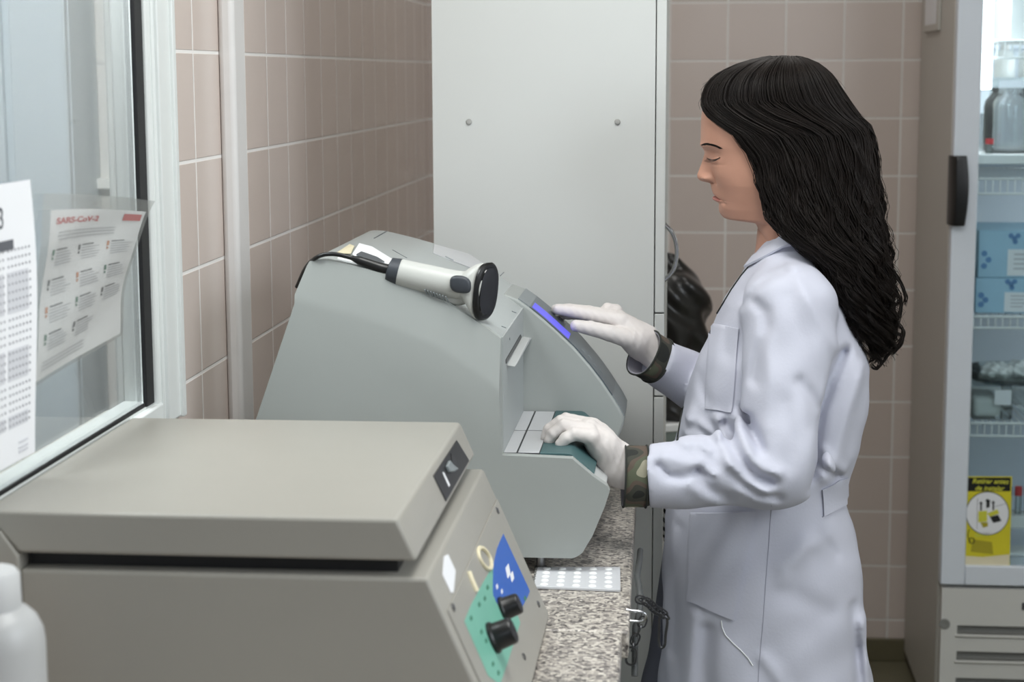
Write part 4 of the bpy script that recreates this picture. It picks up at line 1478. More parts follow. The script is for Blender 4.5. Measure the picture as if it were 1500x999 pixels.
for k in range(3):
    pr.append(leaf_grid(0.10, 0.75, 0.135 + k * 0.022, 0.142 + k * 0.022, 0.0016, 8, 1))
    pr.append(leaf_grid(0.06, 0.55, 0.90 + k * 0.022, 0.906 + k * 0.022, 0.0016, 8, 1))
obj('print', join(*pr), M['ink_light'], sl)
obj('heading_lines', join(*pd), M['ink'], sl)
obj('icons', join(*po), M['orange'], sl)
obj('icons', join(*pg_), M['green'], sl)
tv, tf = text_vf('SARS-CoV-2', 0.016, (0, 0, 0), (1, 0, 0), (0, 1, 0), 0.0002, bold=0.0004)
wmax = max(v.x for v in tv)
tv = [leaf(0.06 + v.x / wmax * 0.48, 0.085 - v.y * 3.2, 0.0018 + v.z) for v in tv]
obj('title', join((tv, tf), leaf_grid(0.80, 0.97, 0.03, 0.085, 0.0016, 6, 2)), M['red'], sl)

# ================================================================== PERSON
YC = 2.717
pr_ = thing('person', (0.15, YC, 0), 'standing person with long dark wavy hair, white lab coat and gloves, working at the analyser', 'person')
T = lambda px, py, Y=YC: np.array(PY(px, py, Y))
lerp = np.interp
S_ = 100.0 / (PY(1150, 250, YC).x - PY(1050, 250, YC).x)


def smooth1(a, k):
    ker = np.hanning(k + 2)[1:-1]
    ker /= ker.sum()
    p = np.pad(a, (k // 2, k // 2), mode='edge')
    return np.convolve(p, ker, 'valid')[:len(a)]


# ---- head and neck
prof = [(96, 1128), (98, 1112), (102, 1092), (110, 1068), (120, 1053), (133, 1041), (150, 1032), (165, 1028.2), (173, 1027.3), (189, 1026.7), (203, 1026.4), (210, 1025.8), (213, 1026.4), (217, 1029.6), (221, 1031.6), (225, 1031.9), (230, 1030.4), (240, 1027.2), (249, 1023.7), (254, 1021.6), (257, 1021.0), (260.5, 1021.5), (263.5, 1023.6), (265.5, 1027), (266.6, 1033), (268, 1039.3), (271, 1040.9), (275, 1041.4), (278.5, 1042.3), (281, 1043.2), (283.5, 1044.2), (285.4, 1047.2), (287, 1045.6), (289, 1043.2), (291.5, 1043.4), (294, 1046.6), (297, 1050.2), (301, 1052.6), (306, 1052.8), (310, 1053.2), (314, 1055.4), (318, 1058.6), (320.5, 1063), (322.2, 1072), (323.4, 1085), (324.6, 1098), (326.5, 1106), (331, 1109), (343, 1113), (352, 1117), (365, 1122), (385, 1124), (410, 1124)]
base = [(96, 1128), (98, 1112), (102, 1092), (110, 1068), (120, 1053), (133, 1041), (150, 1032), (173, 1027.5), (203, 1027.6), (212, 1029.5), (222, 1034), (235, 1037), (250, 1040), (268, 1045), (285, 1051), (296, 1055), (306, 1057.5), (314, 1060), (318, 1062.5), (320.5, 1066), (322.2, 1075), (323.4, 1088), (324.6, 1099), (326.5, 1106), (331, 1109), (343, 1113), (352, 1117), (365, 1122), (385, 1124), (410, 1124)]
back = [(96, 1150), (98, 1165), (102, 1180), (115, 1203), (130, 1216), (170, 1232), (210, 1234), (250, 1228), (290, 1212), (320, 1196), (350, 1190), (410, 1196)]
wid = [(96, .008), (98, .020), (102, .034), (110, .047), (120, .056), (135, .064), (150, .069), (180, .0735), (215, .073), (245, .070), (270, .066), (290, .0605), (305, .0555), (316, .051), (326, .0485), (345, .0475), (365, .050), (410, .054)]
lev = np.concatenate([np.linspace(96, 104, 8)[:-1], np.linspace(104, 205, 45)[:-1], np.linspace(205, 255, 50)[:-1], np.linspace(255, 300, 110)[:-1], np.linspace(300, 330, 50)[:-1], np.linspace(330, 410, 24)])
L_ = lambda tab, q: lerp(q, [a for a, _ in tab], [b for _, b in tab])
fine = np.linspace(96, 410, 1257)
pf = smooth1(L_(prof, fine), 9)
bf = smooth1(L_(base, fine), 25)
MS = 168
sec = []
mats_ = []
for q in lev:
    xt = lerp(q, fine, pf)
    xb0 = min(lerp(q, fine, bf), 1129)
    xb0 = max(xb0, xt)
    feat = (xb0 - xt) / S_
    xk = L_(back, q)
    w = L_(wid, q)
    xc = min(1135.0, (xt + xk) / 2 + 4) if q < 110 else 1135.0
    A0 = (xc - xb0) / S_
    B0 = (xk - xc) / S_
    P0 = PY(xc, q, YC)
    loop = []
    fw = lerp(q, [200, 214, 225, 240, 252, 258, 264, 268, 274, 284, 296, 304, 312, 320, 326], [.030, .020, .0095, .0085, .0105, .0125, .0130, .012, .016, .022, .022, .020, .020, .024, .03])
    kx = lerp(q, [96, 150, 200, 270, 300, 320, 330], [1.0, .95, .84, .86, .95, 1.0, 1.0])
    for j in range(MS):
        s = -1 + 2 * j / MS
        t = math.pi * math.copysign(abs(s) ** 1.3, s)
        c, sn = math.cos(t), math.sin(t)
        y = w * math.copysign(abs(sn) ** 0.95, sn)
        x = -A0 * abs(c) ** kx if c > 0 else B0 * abs(c)
        if c > 0:
            ay = abs(y)
            win = math.exp(-((q - 287) / 8.0) ** 4)
            qs = q - 330 * ay * win
            ft = max(0.0, min(lerp(qs, fine, bf), 1129) - lerp(qs, fine, pf)) / S_ if win > 0.02 else feat
            x -= (feat * (1 - win) + ft * win) * math.exp(-(y / fw) ** 2)
            g = lambda y0, z0, sy, sz: math.exp(-((ay - y0) / sy) ** 2 - ((q - z0) / sz) ** 2)
            x += 0.0075 * g(.030, 227, .013, 9)          # eye socket
            x -= 0.0062 * g(.031, 233, .0105, 6.5)       # lid over the eyeball
            x += 0.0016 * g(.031, 239.5, .011, 1.8)
            x -= 0.0030 * g(.026, 213, .020, 5)          # brow
            x -= 0.0030 * g(.043, 256, .016, 14)         # cheek
            x -= 0.0070 * g(.0130, 260.5, .0044, 4.6)        # nose wing
            x += 0.0075 * g(.0190, 262, .0034, 6.0)         # fold beside the wing
            x += 0.0075 * g(.0085, 266.6, .0040, 1.6)    # nostril
            x += 0.0034 * math.exp(-((qs - 285.7) / 1.0) ** 2 - (ay / .0175) ** 4) * win
            x += 0.0020 * math.exp(-((qs - 297.5) / 3.0) ** 2 - (ay / .012) ** 2)
            x += 0.0030 * g(.0240, 295, .004, 4)         # mouth corner
            x -= 0.0025 * g(.022, 303, .014, 8)
        y += math.copysign(0.0040 * math.exp(-((abs(y) - .0120) / .0045) ** 2 - ((q - 260.5) / 4.2) ** 2), y) if c > 0 else 0
        loop.append((P0.x + x, YC + y, P0.z))
    sec.append(loop)
HV, HF = loft(sec)
HV = np.array(HV)
hm = []
for i in range(len(lev) - 1):
    q = (lev[i] + lev[i + 1]) / 2
    for j in range(MS):
        s = -1 + 2 * (j + 0.5) / MS
        yv = abs(HV[i * MS + j][1] - YC)
        ql = q - 330 * yv
        lw = 0.0205 * (1 - ((ql - 286) / 6.5) ** 2) if 279.5 < ql < 292.5 else 0
        front = abs(s) < 0.5
        hm.append(1 if (front and yv < lw) else 0)
hm += [0, 0]
# ---- trunk and arms under the clothes, one skin surface
SHL, SHR = T(1156, 458, 2.585), T(1150, 430, 2.852)
ELL, ELR = T(1148, 690, 2.517), T(1078, 606, 2.892)
WRL, WRR = T(905, 676, 2.469), T(948, 512, 2.779)


def trunk(P):
    d = rcone(P, T(1160, 480), T(1128, 600), 0.085, 0.085)
    for a, b in ((SHL, SHR),):
        d = smin(d, rcone(P, a, b, 0.045, 0.045), 0.05)
    d = smin(d, rcone(P, T(1158, 345), T(1160, 430), 0.050, 0.060), 0.04)
    d = smin(d, rcone(P, T(1120, 640), T(1135, 860), 0.085, 0.10), 0.05)
    d = smin(d, rcone(P, SHL, ELL, 0.045, 0.036), 0.03)
    d = smin(d, rcone(P, ELL, WRL + 0.05 * (ELL - WRL) / np.linalg.norm(ELL - WRL), 0.034, 0.019), 0.02)
    d = smin(d, rcone(P, SHR, ELR, 0.045, 0.036), 0.03)
    d = smin(d, rcone(P, ELR, WRR + 0.02 * (ELR - WRR) / np.linalg.norm(ELR - WRR), 0.034, 0.019), 0.02)
    return d


TV, TF = surface_nets(trunk, (-0.14, 2.377, 0.66), (0.34, 2.997, 1.36), 0.009)
bodyv = join((HV, HF, hm), (TV, TF))
body = obj('body', bodyv, M['skin'], pr_, smooth=180, mats=[M['lip']])
hbvh = BVHTree.FromPolygons([Vector(v) for v in HV], [list(f) for f in HF])


def on_bvh(b, px, py, off=0.0):
    d = ray(px, py)
    h = b.ray_cast(CAM, d)
    if h[0] is None:
        return None
    n = h[1]
    if n.dot(d) > 0:
        n = -n
    return h[0] + n * off


# brows and lashes, traced on the near side and mirrored to the far side
def both_sides(name, vf):
    obj(name, vf, M['hair'], pr_, smooth=80)
    V = [(x, 2 * YC - y, z) for x, y, z in vf[0]]
    obj(name, (V, [tuple(reversed(f)) for f in vf[1]]), M['hair'], pr_, smooth=80)


def face_line(px_pts, r, off=0.0003, n=6):
    pts = [on_bvh(hbvh, x, y, off) for x, y in px_pts]
    pts = [p for p in pts if p is not None]
    sp = spline(pts, 6)
    return sp


br = []
random.seed(11)
for k in range(46):
    u = k / 45
    x = 1027.5 + 27 * u
    y = 211.2 + 5.5 * u ** 1.6 - 1.6 * math.sin(u * 3.1)
    th = 2.3 * (1 - 0.75 * u)
    for m_ in range(2):
        yy = y + random.uniform(-th, th) * 0.5
        a, b = on_bvh(hbvh, x, yy + 1.0, 0.0002), on_bvh(hbvh, x + 4.2, yy - 0.5 + u * 1.2, 0.0006)
        if a is not None and b is not None and (a - b).length < 0.02:
            br.append(tube([a, (a + b) / 2, b], [0.00055, 0.0005, 0.0002], 4))
both_sides('eyebrow', join(*br))
ls = face_line([(1035.5, 231.5), (1040, 233.6), (1045, 234.2), (1050, 233.2), (1055, 230.8)], 0)
lv = [tube(ls, list(np.interp(np.linspace(0, 1, len(ls)), [0, .4, 1], [.0004, .0009, .0006])), 6)]
for k in range(2, len(ls) - 1, 2):
    p = ls[k]
    lv.append(tube([p, p + Vector((-0.0035, -0.0022, -0.0030)), p + Vector((-0.0058, -0.003, -0.0036))], [0.0004, 0.0003, 0.0001], 4))
both_sides('eyelash', join(*lv))

# ---- hair
hair_tab = [(81, 1136, 1158, .012), (83, 1120, 1172, .030), (87, 1102, 1184, .044), (94, 1080, 1197, .058), (105, 1058, 1208, .072), (115, 1046, 1216, .079), (125, 1038, 1222, .084), (140, 1032, 1232, .087), (157, 1031, 1243, .088), (170, 1035, 1252, .090), (184, 1043, 1268, .092), (206, 1059, 1274, .093), (222, 1074, 1276, .094), (243, 1083, 1279, .095), (265, 1088, 1281, .096), (290, 1096, 1284, .098), (310, 1103, 1286, .100), (326, 1112, 1288, .101), (338, 1124, 1289, .102), (353, 1146, 1291, .103), (375, 1180, 1294, .103), (415, 1207, 1296, .098), (465, 1231, 1298, .080), (495, 1247, 1297, .060), (515, 1262, 1295, .042), (530, 1273, 1290, .026), (538, 1278, 1288, .012)]
hy = [h[0] for h in hair_tab]
HFx = lambda q: lerp(q, hy, [h[1] for h in hair_tab])
HBx = lambda q: lerp(q, hy, [h[2] for h in hair_tab])
HWx = lambda q: lerp(q, hy, [h[3] for h in hair_tab])


def hair_pt(t, q, off=0.0):
    """t: -pi..pi around the hair mass (0 = front), q: height in traced units"""
    tm = lerp(q, [150, 195], [0.0, 0.70])
    tt = math.copysign(tm + abs(t) * (math.pi - tm) / math.pi, t)
    f, b, w = HFx(q), HBx(q), HWx(q)
    xc, a = (f + b) / 2, (b - f) / 2 / S_
    c, s = math.cos(tt), math.sin(tt)
    e = 0.80
    p0 = PY(xc, q, YC)
    return Vector((p0.x - (a + off) * math.copysign(abs(c) ** e, c), YC + (w + off) * math.copysign(abs(s) ** e, s), p0.z))


secs = []
for q in np.concatenate([np.linspace(81, 100, 8)[:-1], np.linspace(100, 515, 66)]):
    loop = []
    for j in range(64):
        t = -math.pi + 2 * math.pi * (j + 0.5) / 64
        wv = 0.0022 * math.sin(j * 2.6 + q * 0.06) * lerp(q, [90, 160, 300], [0.1, 0.5, 1.0])
        loop.append(hair_pt(t, q, -0.008 + wv * 0.7 - lerp(q, [330, 480], [0, 0.008])))
    secs.append(loop)
hv = [loft(secs)]
random.seed(21)
NL = 230
for l in range(NL):
    t0 = -math.pi + 2 * math.pi * (l + random.random() * 0.7) / NL
    ph = random.uniform(0, 6.28)
    wl = random.uniform(48, 78)
    amp = random.uniform(0.6, 1.4)
    end = 537 - abs(random.gauss(0, 45)) - (25 if abs(t0) < 0.5 else 0)
    lo_off = random.uniform(-0.003, 0.005)
    start = 82 + random.uniform(0, 5)
    for s in range(11):
        dt = random.gauss(0, 0.028)
        off = lo_off + random.uniform(-0.0035, 0.0025)
        stray = random.random() < 0.10
        pts, rad_ = [], []
        e2 = end - random.uniform(0, 26)
        n_ = 40
        for k in range(n_ + 1):
            u = k / n_
            q = start + (e2 - start) * u ** 1.08
            aw = lerp(q, [82, 150, 230, 330, 430, 535], [0.0, 0.0003, 0.0018, 0.0046, 0.0088, 0.0125]) * amp
            w1 = math.sin(q / wl * 6.283 + ph + (0.5 * s / 11))
            w2 = math.cos(q / wl * 6.283 + ph)
            o = off * lerp(q, [82, 110], [0.2, 1]) + aw * 0.6 * w2 + (0.004 * lerp(q, [82, 200, 500], [0.2, .6, 2.0]) if stray else 0)
            p = hair_pt(t0 + dt * lerp(q, [82, 200, 500], [1.0, 1.0, 1.6]), q, o)
            p.x += aw * w1 * 0.9
            p.y += aw * 0.3 * w1
            pts.append(p)
            rad_.append((0.00036 if stray else 0.00068) * lerp(u, [0, .75, 1], [1, 1, 0.35]))
        hv.append(tube(pts, rad_, 4, False))
# loose curls at the back and small fly-aways along the crown
for pth in ([(1292, 400), (1308, 418), (1319, 440), (1317, 466), (1308, 486), (1306, 502), (1314, 512)], [(1290, 380), (1312, 402), (1326, 430), (1325, 448)], [(1285, 450), (1306, 470), (1322, 482), (1320, 500), (1308, 516), (1298, 508)],
            [(1282, 470), (1304, 484), (1321, 492), (1314, 506), (1300, 522), (1290, 536)], [(1270, 500), (1282, 520), (1290, 530), (1284, 540), (1276, 534)], [(1268, 182), (1280, 200), (1277, 225), (1284, 250)], [(1250, 172), (1266, 176), (1274, 192), (1270, 214)], [(1240, 150), (1252, 168), (1268, 186), (1279, 212)]):
    for s in range(8):
        y_ = YC + random.uniform(-0.05, 0.03)
        pts = spline([Vector(T(a + random.uniform(-3, 3), b + random.uniform(-3, 3), y_)) for a, b in pth], 7)
        hv.append(tube(pts, [0.0008] * (len(pts) - 3) + [0.0005, 0.0003, 0.0002], 4, False))
for k in range(90):
    t = random.uniform(-math.pi, math.pi)
    q = random.uniform(84, 190)
    a = hair_pt(t, q, 0.0)
    b = hair_pt(t + random.uniform(-.15, .15), q + random.uniform(4, 14), random.uniform(0.004, 0.009))
    c = hair_pt(t + random.uniform(-.25, .25), q + random.uniform(16, 30), random.uniform(0.003, 0.012))
    if abs(t) < 0.8 and q > 150:
        continue
    hv.append(tube(spline([a, b, c], 4), 0.00022, 3, False))
obj('hair', join(*hv), M['hair'], pr_, smooth=180)

# ---- lab coat
front_t = [(335, 1128), (352, 1113), (372, 1103), (385, 1098), (410, 1081), (440, 1062), (490, 1040), (520, 1025), (560, 1011), (600, 1000), (650, 989), (700, 981), (760, 974), (850, 971), (930, 970), (999, 965), (1240, 950)]
back_t = [(335, 1178), (352, 1190), (372, 1198), (400, 1210), (450, 1240), (500, 1262), (535, 1272), (600, 1269), (650, 1260), (690, 1243), (712, 1238), (735, 1239), (760, 1247), (800, 1258), (850, 1264), (920, 1266), (960, 1270), (999, 1279), (1240, 1320)]
half_t = [(335, .050), (352, .058), (365, .068), (378, .086), (392, .108), (410, .130), (440, .147), (520, .155), (600, .152), (700, .148), (760, .160), (850, .178), (999, .190), (1240, .215)]
zz = lambda q: PY(1140, q, YC).z
zq = np.array([zz(q) for q in range(320, 1260, 10)])[::-1]
qz = np.array(list(range(320, 1260, 10)))[::-1]
pxX = lambda px, q: PY(px, q, YC).x
fx_q = [q for q, _ in front_t]
frontX = lambda z: lerp(lerp(z, zq, qz), fx_q, [pxX(x, q) for q, x in front_t])
backX = lambda z: lerp(lerp(z, zq, qz), [q for q, _ in back_t], [pxX(x, q) for q, x in back_t])
halfY = lambda z: lerp(lerp(z, zq, qz), [q for q, _ in half_t], [h for _, h in half_t])
ZTOP = zz(346)
ZHEM = 0.46
SL = dict(sh=T(1156, 460, 2.579), e1=T(1148, 660, 2.517), el=T(1142, 686, 2.509), wr=T(950, 698, 2.465))
SR = dict(sh=T(1150, 440, 2.852), el=T(1085, 600, 2.882), wr=T(961, 527, 2.779))

W2 = lambda px, py, Y=2.467: (lambda p: (p.x, p.z))(PY(px, py, Y))
# (points, amplitude m, width m, Y reference)  ridges > 0, valleys < 0, on the side of the coat towards the window light
FOLDS = [
    # sleeve at the elbow
    ([(1052, 641), (1069, 672), (1092, 700), (1120, 718)], 0.010, 0.011, 2.457),
    ([(1064, 648), (1083, 676), (1110, 700), (1128, 704)], -0.013, 0.009, 2.457),
    ([(1084, 634), (1098, 660), (1116, 682), (1140, 690)], 0.010, 0.010, 2.457),
    ([(1097, 622), (1108, 646), (1112, 656)], -0.016, 0.010, 2.477),
    ([(1018, 656), (1034, 668), (1044, 680)], -0.008, 0.008, 2.457),
    ([(996, 646), (1022, 660), (1040, 680), (1047, 698)], 0.007, 0.009, 2.447),
    ([(1028, 652), (1040, 662)], 0.006, 0.007, 2.447),
    ([(963, 681), (978, 696), (1002, 699), (1020, 691)], -0.009, 0.007, 2.437),
    ([(975, 668), (995, 674), (1015, 680)], 0.006, 0.010, 2.437),
    ([(1022, 690), (1034, 697), (1046, 702)], -0.007, 0.006, 2.437),
    ([(1026, 704), (1046, 722), (1066, 734)], -0.008, 0.010, 2.437),
    ([(1010, 706), (1030, 728), (1050, 738)], 0.004, 0.010, 2.437),
    ([(1072, 690), (1094, 712), (1120, 728), (1140, 730)], -0.008, 0.008, 2.457),
    ([(1085, 716), (1110, 732), (1130, 736)], 0.005, 0.008, 2.457),
    # upper sleeve
    ([(1165, 400), (1190, 450), (1222, 505), (1234, 522)], 0.005, 0.012, 2.517),
    ([(1155, 440), (1180, 500), (1200, 560), (1190, 620)], -0.004, 0.014, 2.497),
    ([(1108, 450), (1122, 462), (1124, 480), (1112, 520), (1106, 560)], -0.007, 0.010, 2.497),
    ([(1120, 500), (1130, 560), (1122, 620)], 0.004, 0.014, 2.487),
    ([(1172, 560), (1188, 580), (1200, 600)], -0.006, 0.010, 2.487),
    ([(1150, 590), (1160, 640), (1150, 680)], -0.003, 0.012, 2.477),
    ([(1088, 452), (1104, 424), (1126, 404), (1150, 397), (1172, 400)], -0.0030, 0.0045, 2.56),
    # body of the coat
    ([(1236, 520), (1215, 560), (1200, 600), (1192, 650), (1186, 690)], -0.016, 0.012, 2.597),
    ([(1262, 540), (1240, 600), (1222, 660), (1205, 690)], 0.007, 0.014, 2.617),
    ([(1198, 680), (1215, 690), (1230, 704)], -0.008, 0.007, 2.597),
    ([(1205, 655), (1222, 676), (1236, 690)], 0.006, 0.008, 2.597),
    ([(1022, 560), (1036, 590), (1052, 630)], -0.005, 0.010, 2.597),
    ([(1012, 610), (1024, 640)], 0.004, 0.010, 2.597),
    ([(1040, 600), (1062, 625), (1075, 650)], 0.004, 0.010, 2.597),
    ([(1090, 395), (1060, 440), (1042, 480)], -0.003, 0.006, 2.617),
    ([(1075, 430), (1064, 470), (1066, 520)], -0.004, 0.012, 2.597),
    ([(1205, 795), (1180, 800), (1150, 830), (1148, 850)], 0.006, 0.016, 2.557),
    ([(1150, 860), (1180, 880), (1215, 900)], -0.004, 0.018, 2.557),
    ([(1205, 790), (1220, 812), (1228, 825)], -0.004, 0.009, 2.557),
    ([(1118, 960), (1135, 980), (1150, 1010)], 0.005, 0.012, 2.547),
    ([(1036, 920), (1034, 970), (1038, 1040)], -0.007, 0.014, 2.577),
    ([(1015, 900), (1008, 960), (1006, 1040)], 0.006, 0.014, 2.577),
    ([(996, 780), (992, 860), (984, 960)], -0.004, 0.012, 2.597),
    ([(1262, 905), (1268, 950), (1274, 1010)], 0.008, 0.012, 2.637),
    ([(1246, 880), (1252, 940), (1256, 1010)], -0.005, 0.010, 2.637),
]


def coatf(P):
    x, y, z = P.T
    fX, bX, hY = frontX(z), backX(z), halfY(z)
    cx, a = (fX + bX) / 2, np.maximum((bX - fX) / 2, 0.01)
    p = 2.35
    q = (np.abs((x - cx) / a) ** p + np.abs((y - YC) / hY) ** p) ** (1 / p)
    d = (q - 1) * np.minimum(a, hY)
    d = np.maximum(d, z - ZTOP)
    d = np.maximum(d, ZHEM - z)
    # near sleeve
    s = rcone(P, SL['sh'], SL['e1'], 0.066, 0.060)
    s = smin(s, rcone(P, SL['e1'], SL['el'], 0.058, 0.053), 0.02)
    s = smin(s, np.maximum(rcone(P, SL['el'], SL['wr'], 0.052, 0.0445), SL['wr'][0] + 0.0 - x), 0.022)
    # far sleeve
    ax = (SR['el'] - SR['wr']) / np.linalg.norm(SR['el'] - SR['wr'])
    s2 = rcone(P, SR['sh'], SR['el'], 0.070, 0.055)
    s2 = smin(s2, np.maximum(rcone(P, SR['el'], SR['wr'], 0.052, 0.037), -((P - SR['wr']) @ ax)), 0.02)
    # sleeves meet the body tightly at the shoulder and stay separate lower down
    k = np.clip((z - zz(470)) / (zz(400) - zz(470)), 0, 1)
    d = smin(d, s, 0.006 + 0.045 * k)
    d = smin(d, s2, 0.006 + 0.045 * k)
    near = np.abs(d) < 0.03
    if near.any():
        Pn = P[near]
        add = np.zeros(len(Pn))
        my = np.clip((2.677 - Pn[:, 1]) / 0.05, 0, 1)
        P2 = Pn[:, [0, 2]]
        for pts, amp, w, Y in FOLDS:
            pts2 = [W2(a_, b_, Y) for a_, b_ in pts]
            c0, c1 = np.min(pts2, 0) - 3 * w, np.max(pts2, 0) + 3 * w
            sel = ((P2 > c0) & (P2 < c1)).all(1) & (my > 0)
            if sel.any():
                add[sel] += 1.05 * amp * my[sel] * np.exp(-(poly2d_dist(P2[sel], pts2) / (0.85 * w)) ** 2)
        xx, yy, zq_ = Pn.T
        add += 0.0012 * np.sin(xx * 55 + zq_ * 30 + 3 * np.sin(yy * 25)) + 0.0010 * np.sin(zq_ * 75 - xx * 60 + yy * 40)
        d[near] -= add
    return d


CV, CF = surface_nets(coatf, (-0.11, 2.387, 0.44), (0.37, 3.007, 1.33), 0.0040, smooth=1)
coat = obj('lab_coat', (CV, CF), M['coat'], pr_, smooth=180)
cbvh = BVHTree.FromPolygons([Vector(v) for v in CV], CF)


def on_coat(px, py, off=0.002):
    return on_bvh(cbvh, px, py, off)


def coat_patch(quad, nu, nv, off, fold=None):
    """cloth panel lying on the coat inside a quad TL TR BR BL"""
    tl, tr_, br_, bl_ = [np.array(p, float) for p in quad]
    V, F = [], []
    grid = []
    for i in range(nv + 1):
        for j in range(nu + 1):
            u, v = j / nu, i / nv
            p = (tl * (1 - u) + tr_ * u) * (1 - v) + (bl_ * (1 - u) + br_ * u) * v
            h = on_coat(p[0], p[1], off + (fold(u, v) if fold else 0))
            grid.append(h)
    last = None
    for k, g_ in enumerate(grid):
        if g_ is None:
            grid[k] = last if last is not None else next(x for x in grid if x is not None)
        last = grid[k]
    m = (nu + 1) * (nv + 1)
    V = [tuple(g_) for g_ in grid] + [tuple(g_ + Vector((0, 0.005, 0))) for g_ in grid]
    for i in range(nv):
        for j in range(nu):
            a = i * (nu + 1) + j
            F.append((a, a + nu + 1, a + nu + 2, a + 1))
            F.append((m + a, m + a + 1, m + a + nu + 2, m + a + nu + 1))
    edge = [j for j in range(nu + 1)] + [i * (nu + 1) + nu for i in range(1, nv + 1)] + [nv * (nu + 1) + j for j in range(nu - 1, -1, -1)] + [i * (nu + 1) for i in range(nv - 1, 0, -1)]
    for a, b in zip(edge, edge[1:] + edge[:1]):
        F.append((a, b, m + b, m + a))
    return V, F


def coat_line(pts, r, off=0.0, n=6):
    P_ = []
    for a, b in zip(pts[:-1], pts[1:]):
        for k in range(8):
            t = k / 8
            h = on_coat(a[0] + (b[0] - a[0]) * t, a[1] + (b[1] - a[1]) * t, off)
            if h is not None:
                P_.append(h)
    h = on_coat(*pts[-1], off)
    if h is not None:
        P_.append(h)
    return tube(P_, r, n)


obj('chest_pocket', coat_patch([(1041, 474), (1084, 482), (1073, 605), (1034, 599)], 14, 24, 0.0028), M['coat'], coat, smooth=60)
obj('side_pocket', coat_patch([(1014, 752), (1107, 750), (1075, 908), (1007, 880)], 24, 34, 0.0042, lambda u, v: 0.006 * math.sin(math.pi * u) * (1 - v) ** 2 + 0.0022 * math.sin(u * 11 + v * 5) * (1 - v)), M['coat'], coat, smooth=60)
obj('belt', coat_patch([(1203, 716), (1240, 699), (1240, 738), (1205, 757)], 18, 10, 0.0035), M['coat'], coat, smooth=60, label='half belt at the back waist')
obj('seam', join(coat_line([(1130, 740), (1126, 800), (1122, 850), (1118, 910), (1112, 975), (1110, 1010)], 0.0008), coat_line([(1204, 757), (1214, 753), (1222, 748)], 0.0010)), M['seam'], coat, smooth=80)
obj('loose_thread', coat_line([(1057, 909), (1058, 918), (1063, 930), (1075, 943), (1085, 952), (1096, 964), (1103, 975)], 0.0009, 0.001), M['white'], coat, smooth=80)
# front opening edge with dark piping
fe = [T(1097, 388, YC - 0.028), T(1086, 404, YC - 0.034), T(1070, 428, YC - 0.040), T(1056, 450, YC - 0.044), T(1046, 468, YC - 0.046)]
objs('front_piping', [coat_line([(1096, 392), (1086, 404), (1072, 424), (1060, 444), (1048, 464)], 0.0016, 0.0006), coat_line([(1001.5, 596), (998, 612), (995, 630), (992.5, 645)], 0.0018, 0.0004)], M['trim'], coat, smooth=80)
# collar
cc0 = np.array(T(1150, 352))
csec = []
for k in range(49):
    a = 2 * math.pi * k / 48
    c, s = math.cos(a), math.sin(a)
    fx = 0.5 * (1 + c)                      # 1 at the front
    px = 1147 - 44 * c if c > 0 else 1147 - 40 * c
    py = lerp(fx, [0, 0.5, 1], [338, 350, 381])
    p = T(px, py, YC - 0.062 * s)
    rad_out = np.array([-c, -s, 0])
    hgt = 0.0165
    tilt = np.array([0.25 * fx, 0, 1.0])
    tilt /= np.linalg.norm(tilt)
    inn = p + tilt * hgt * 0.55
    csec.append([inn - rad_out * 0.004, inn + rad_out * 0.000, inn + rad_out * 0.004 - tilt * 0.002, p + rad_out * 0.012 - tilt * hgt * 0.55, p + rad_out * 0.0105 - tilt * hgt * 0.75, p + rad_out * 0.006 - tilt * hgt * 0.6, p - rad_out * 0.006 - tilt * hgt * 1.2])
obj('collar', loft(csec[1:-1]), M['coat'], coat, smooth=45)


# cuffs: camouflage band, dark piping, pale lining
def cuff(c_in, c_out, ra, rb, name='cuff'):
    """band from c_in (sleeve side) to c_out (hand side); ra = vertical, rb = sideways radius"""
    c_in, c_out = Vector(c_in), Vector(c_out)
    a = (c_out - c_in).normalized()
    s = a.cross(Vector((0, 0, 1))).normalized()
    u = s.cross(a).normalized()

    def rg(c, k):
        out = []
        for i in range(40):
            t = 2 * math.pi * i / 40
            out.append(c + u * (ra * k * math.copysign(abs(math.cos(t)) ** 0.85, math.cos(t))) + s * (rb * k * math.copysign(abs(math.sin(t)) ** 0.85, math.sin(t))))
        return out
    V, F = loft([rg(c_in - a * 0.012, 0.90), rg(c_in - a * 0.002, 1.0), rg(c_in, 1.035), rg(c_out, 1.05), rg(c_out + a * 0.001, 1.02), rg(c_out, 0.97), rg(c_in, 0.90)], True, False)
    mi = [0] * (40 * 4) + [1] * (40 * 2)
    p1 = ring_tube(rg(c_in, 1.045), 0.0015, 6)
    p2 = ring_tube(rg(c_out, 1.055), 0.0015, 6)
    o = obj(name, join((V, F, mi), wm(p1, 2), wm(p2, 2)), M['camo'], coat, smooth=50, mats=[M['lining'], M['trim']], label='camouflage patterned cuff')
    return o


cuff(T(946.5, 698, 2.465), T(914, 697, 2.462), 0.0408, 0.036)
axr = Vector(SR['wr'] - SR['el']).normalized()
wr0 = Vector(SR['wr'])
cuff(wr0 - axr * 0.002, wr0 + axr * 0.027, 0.0355, 0.031)

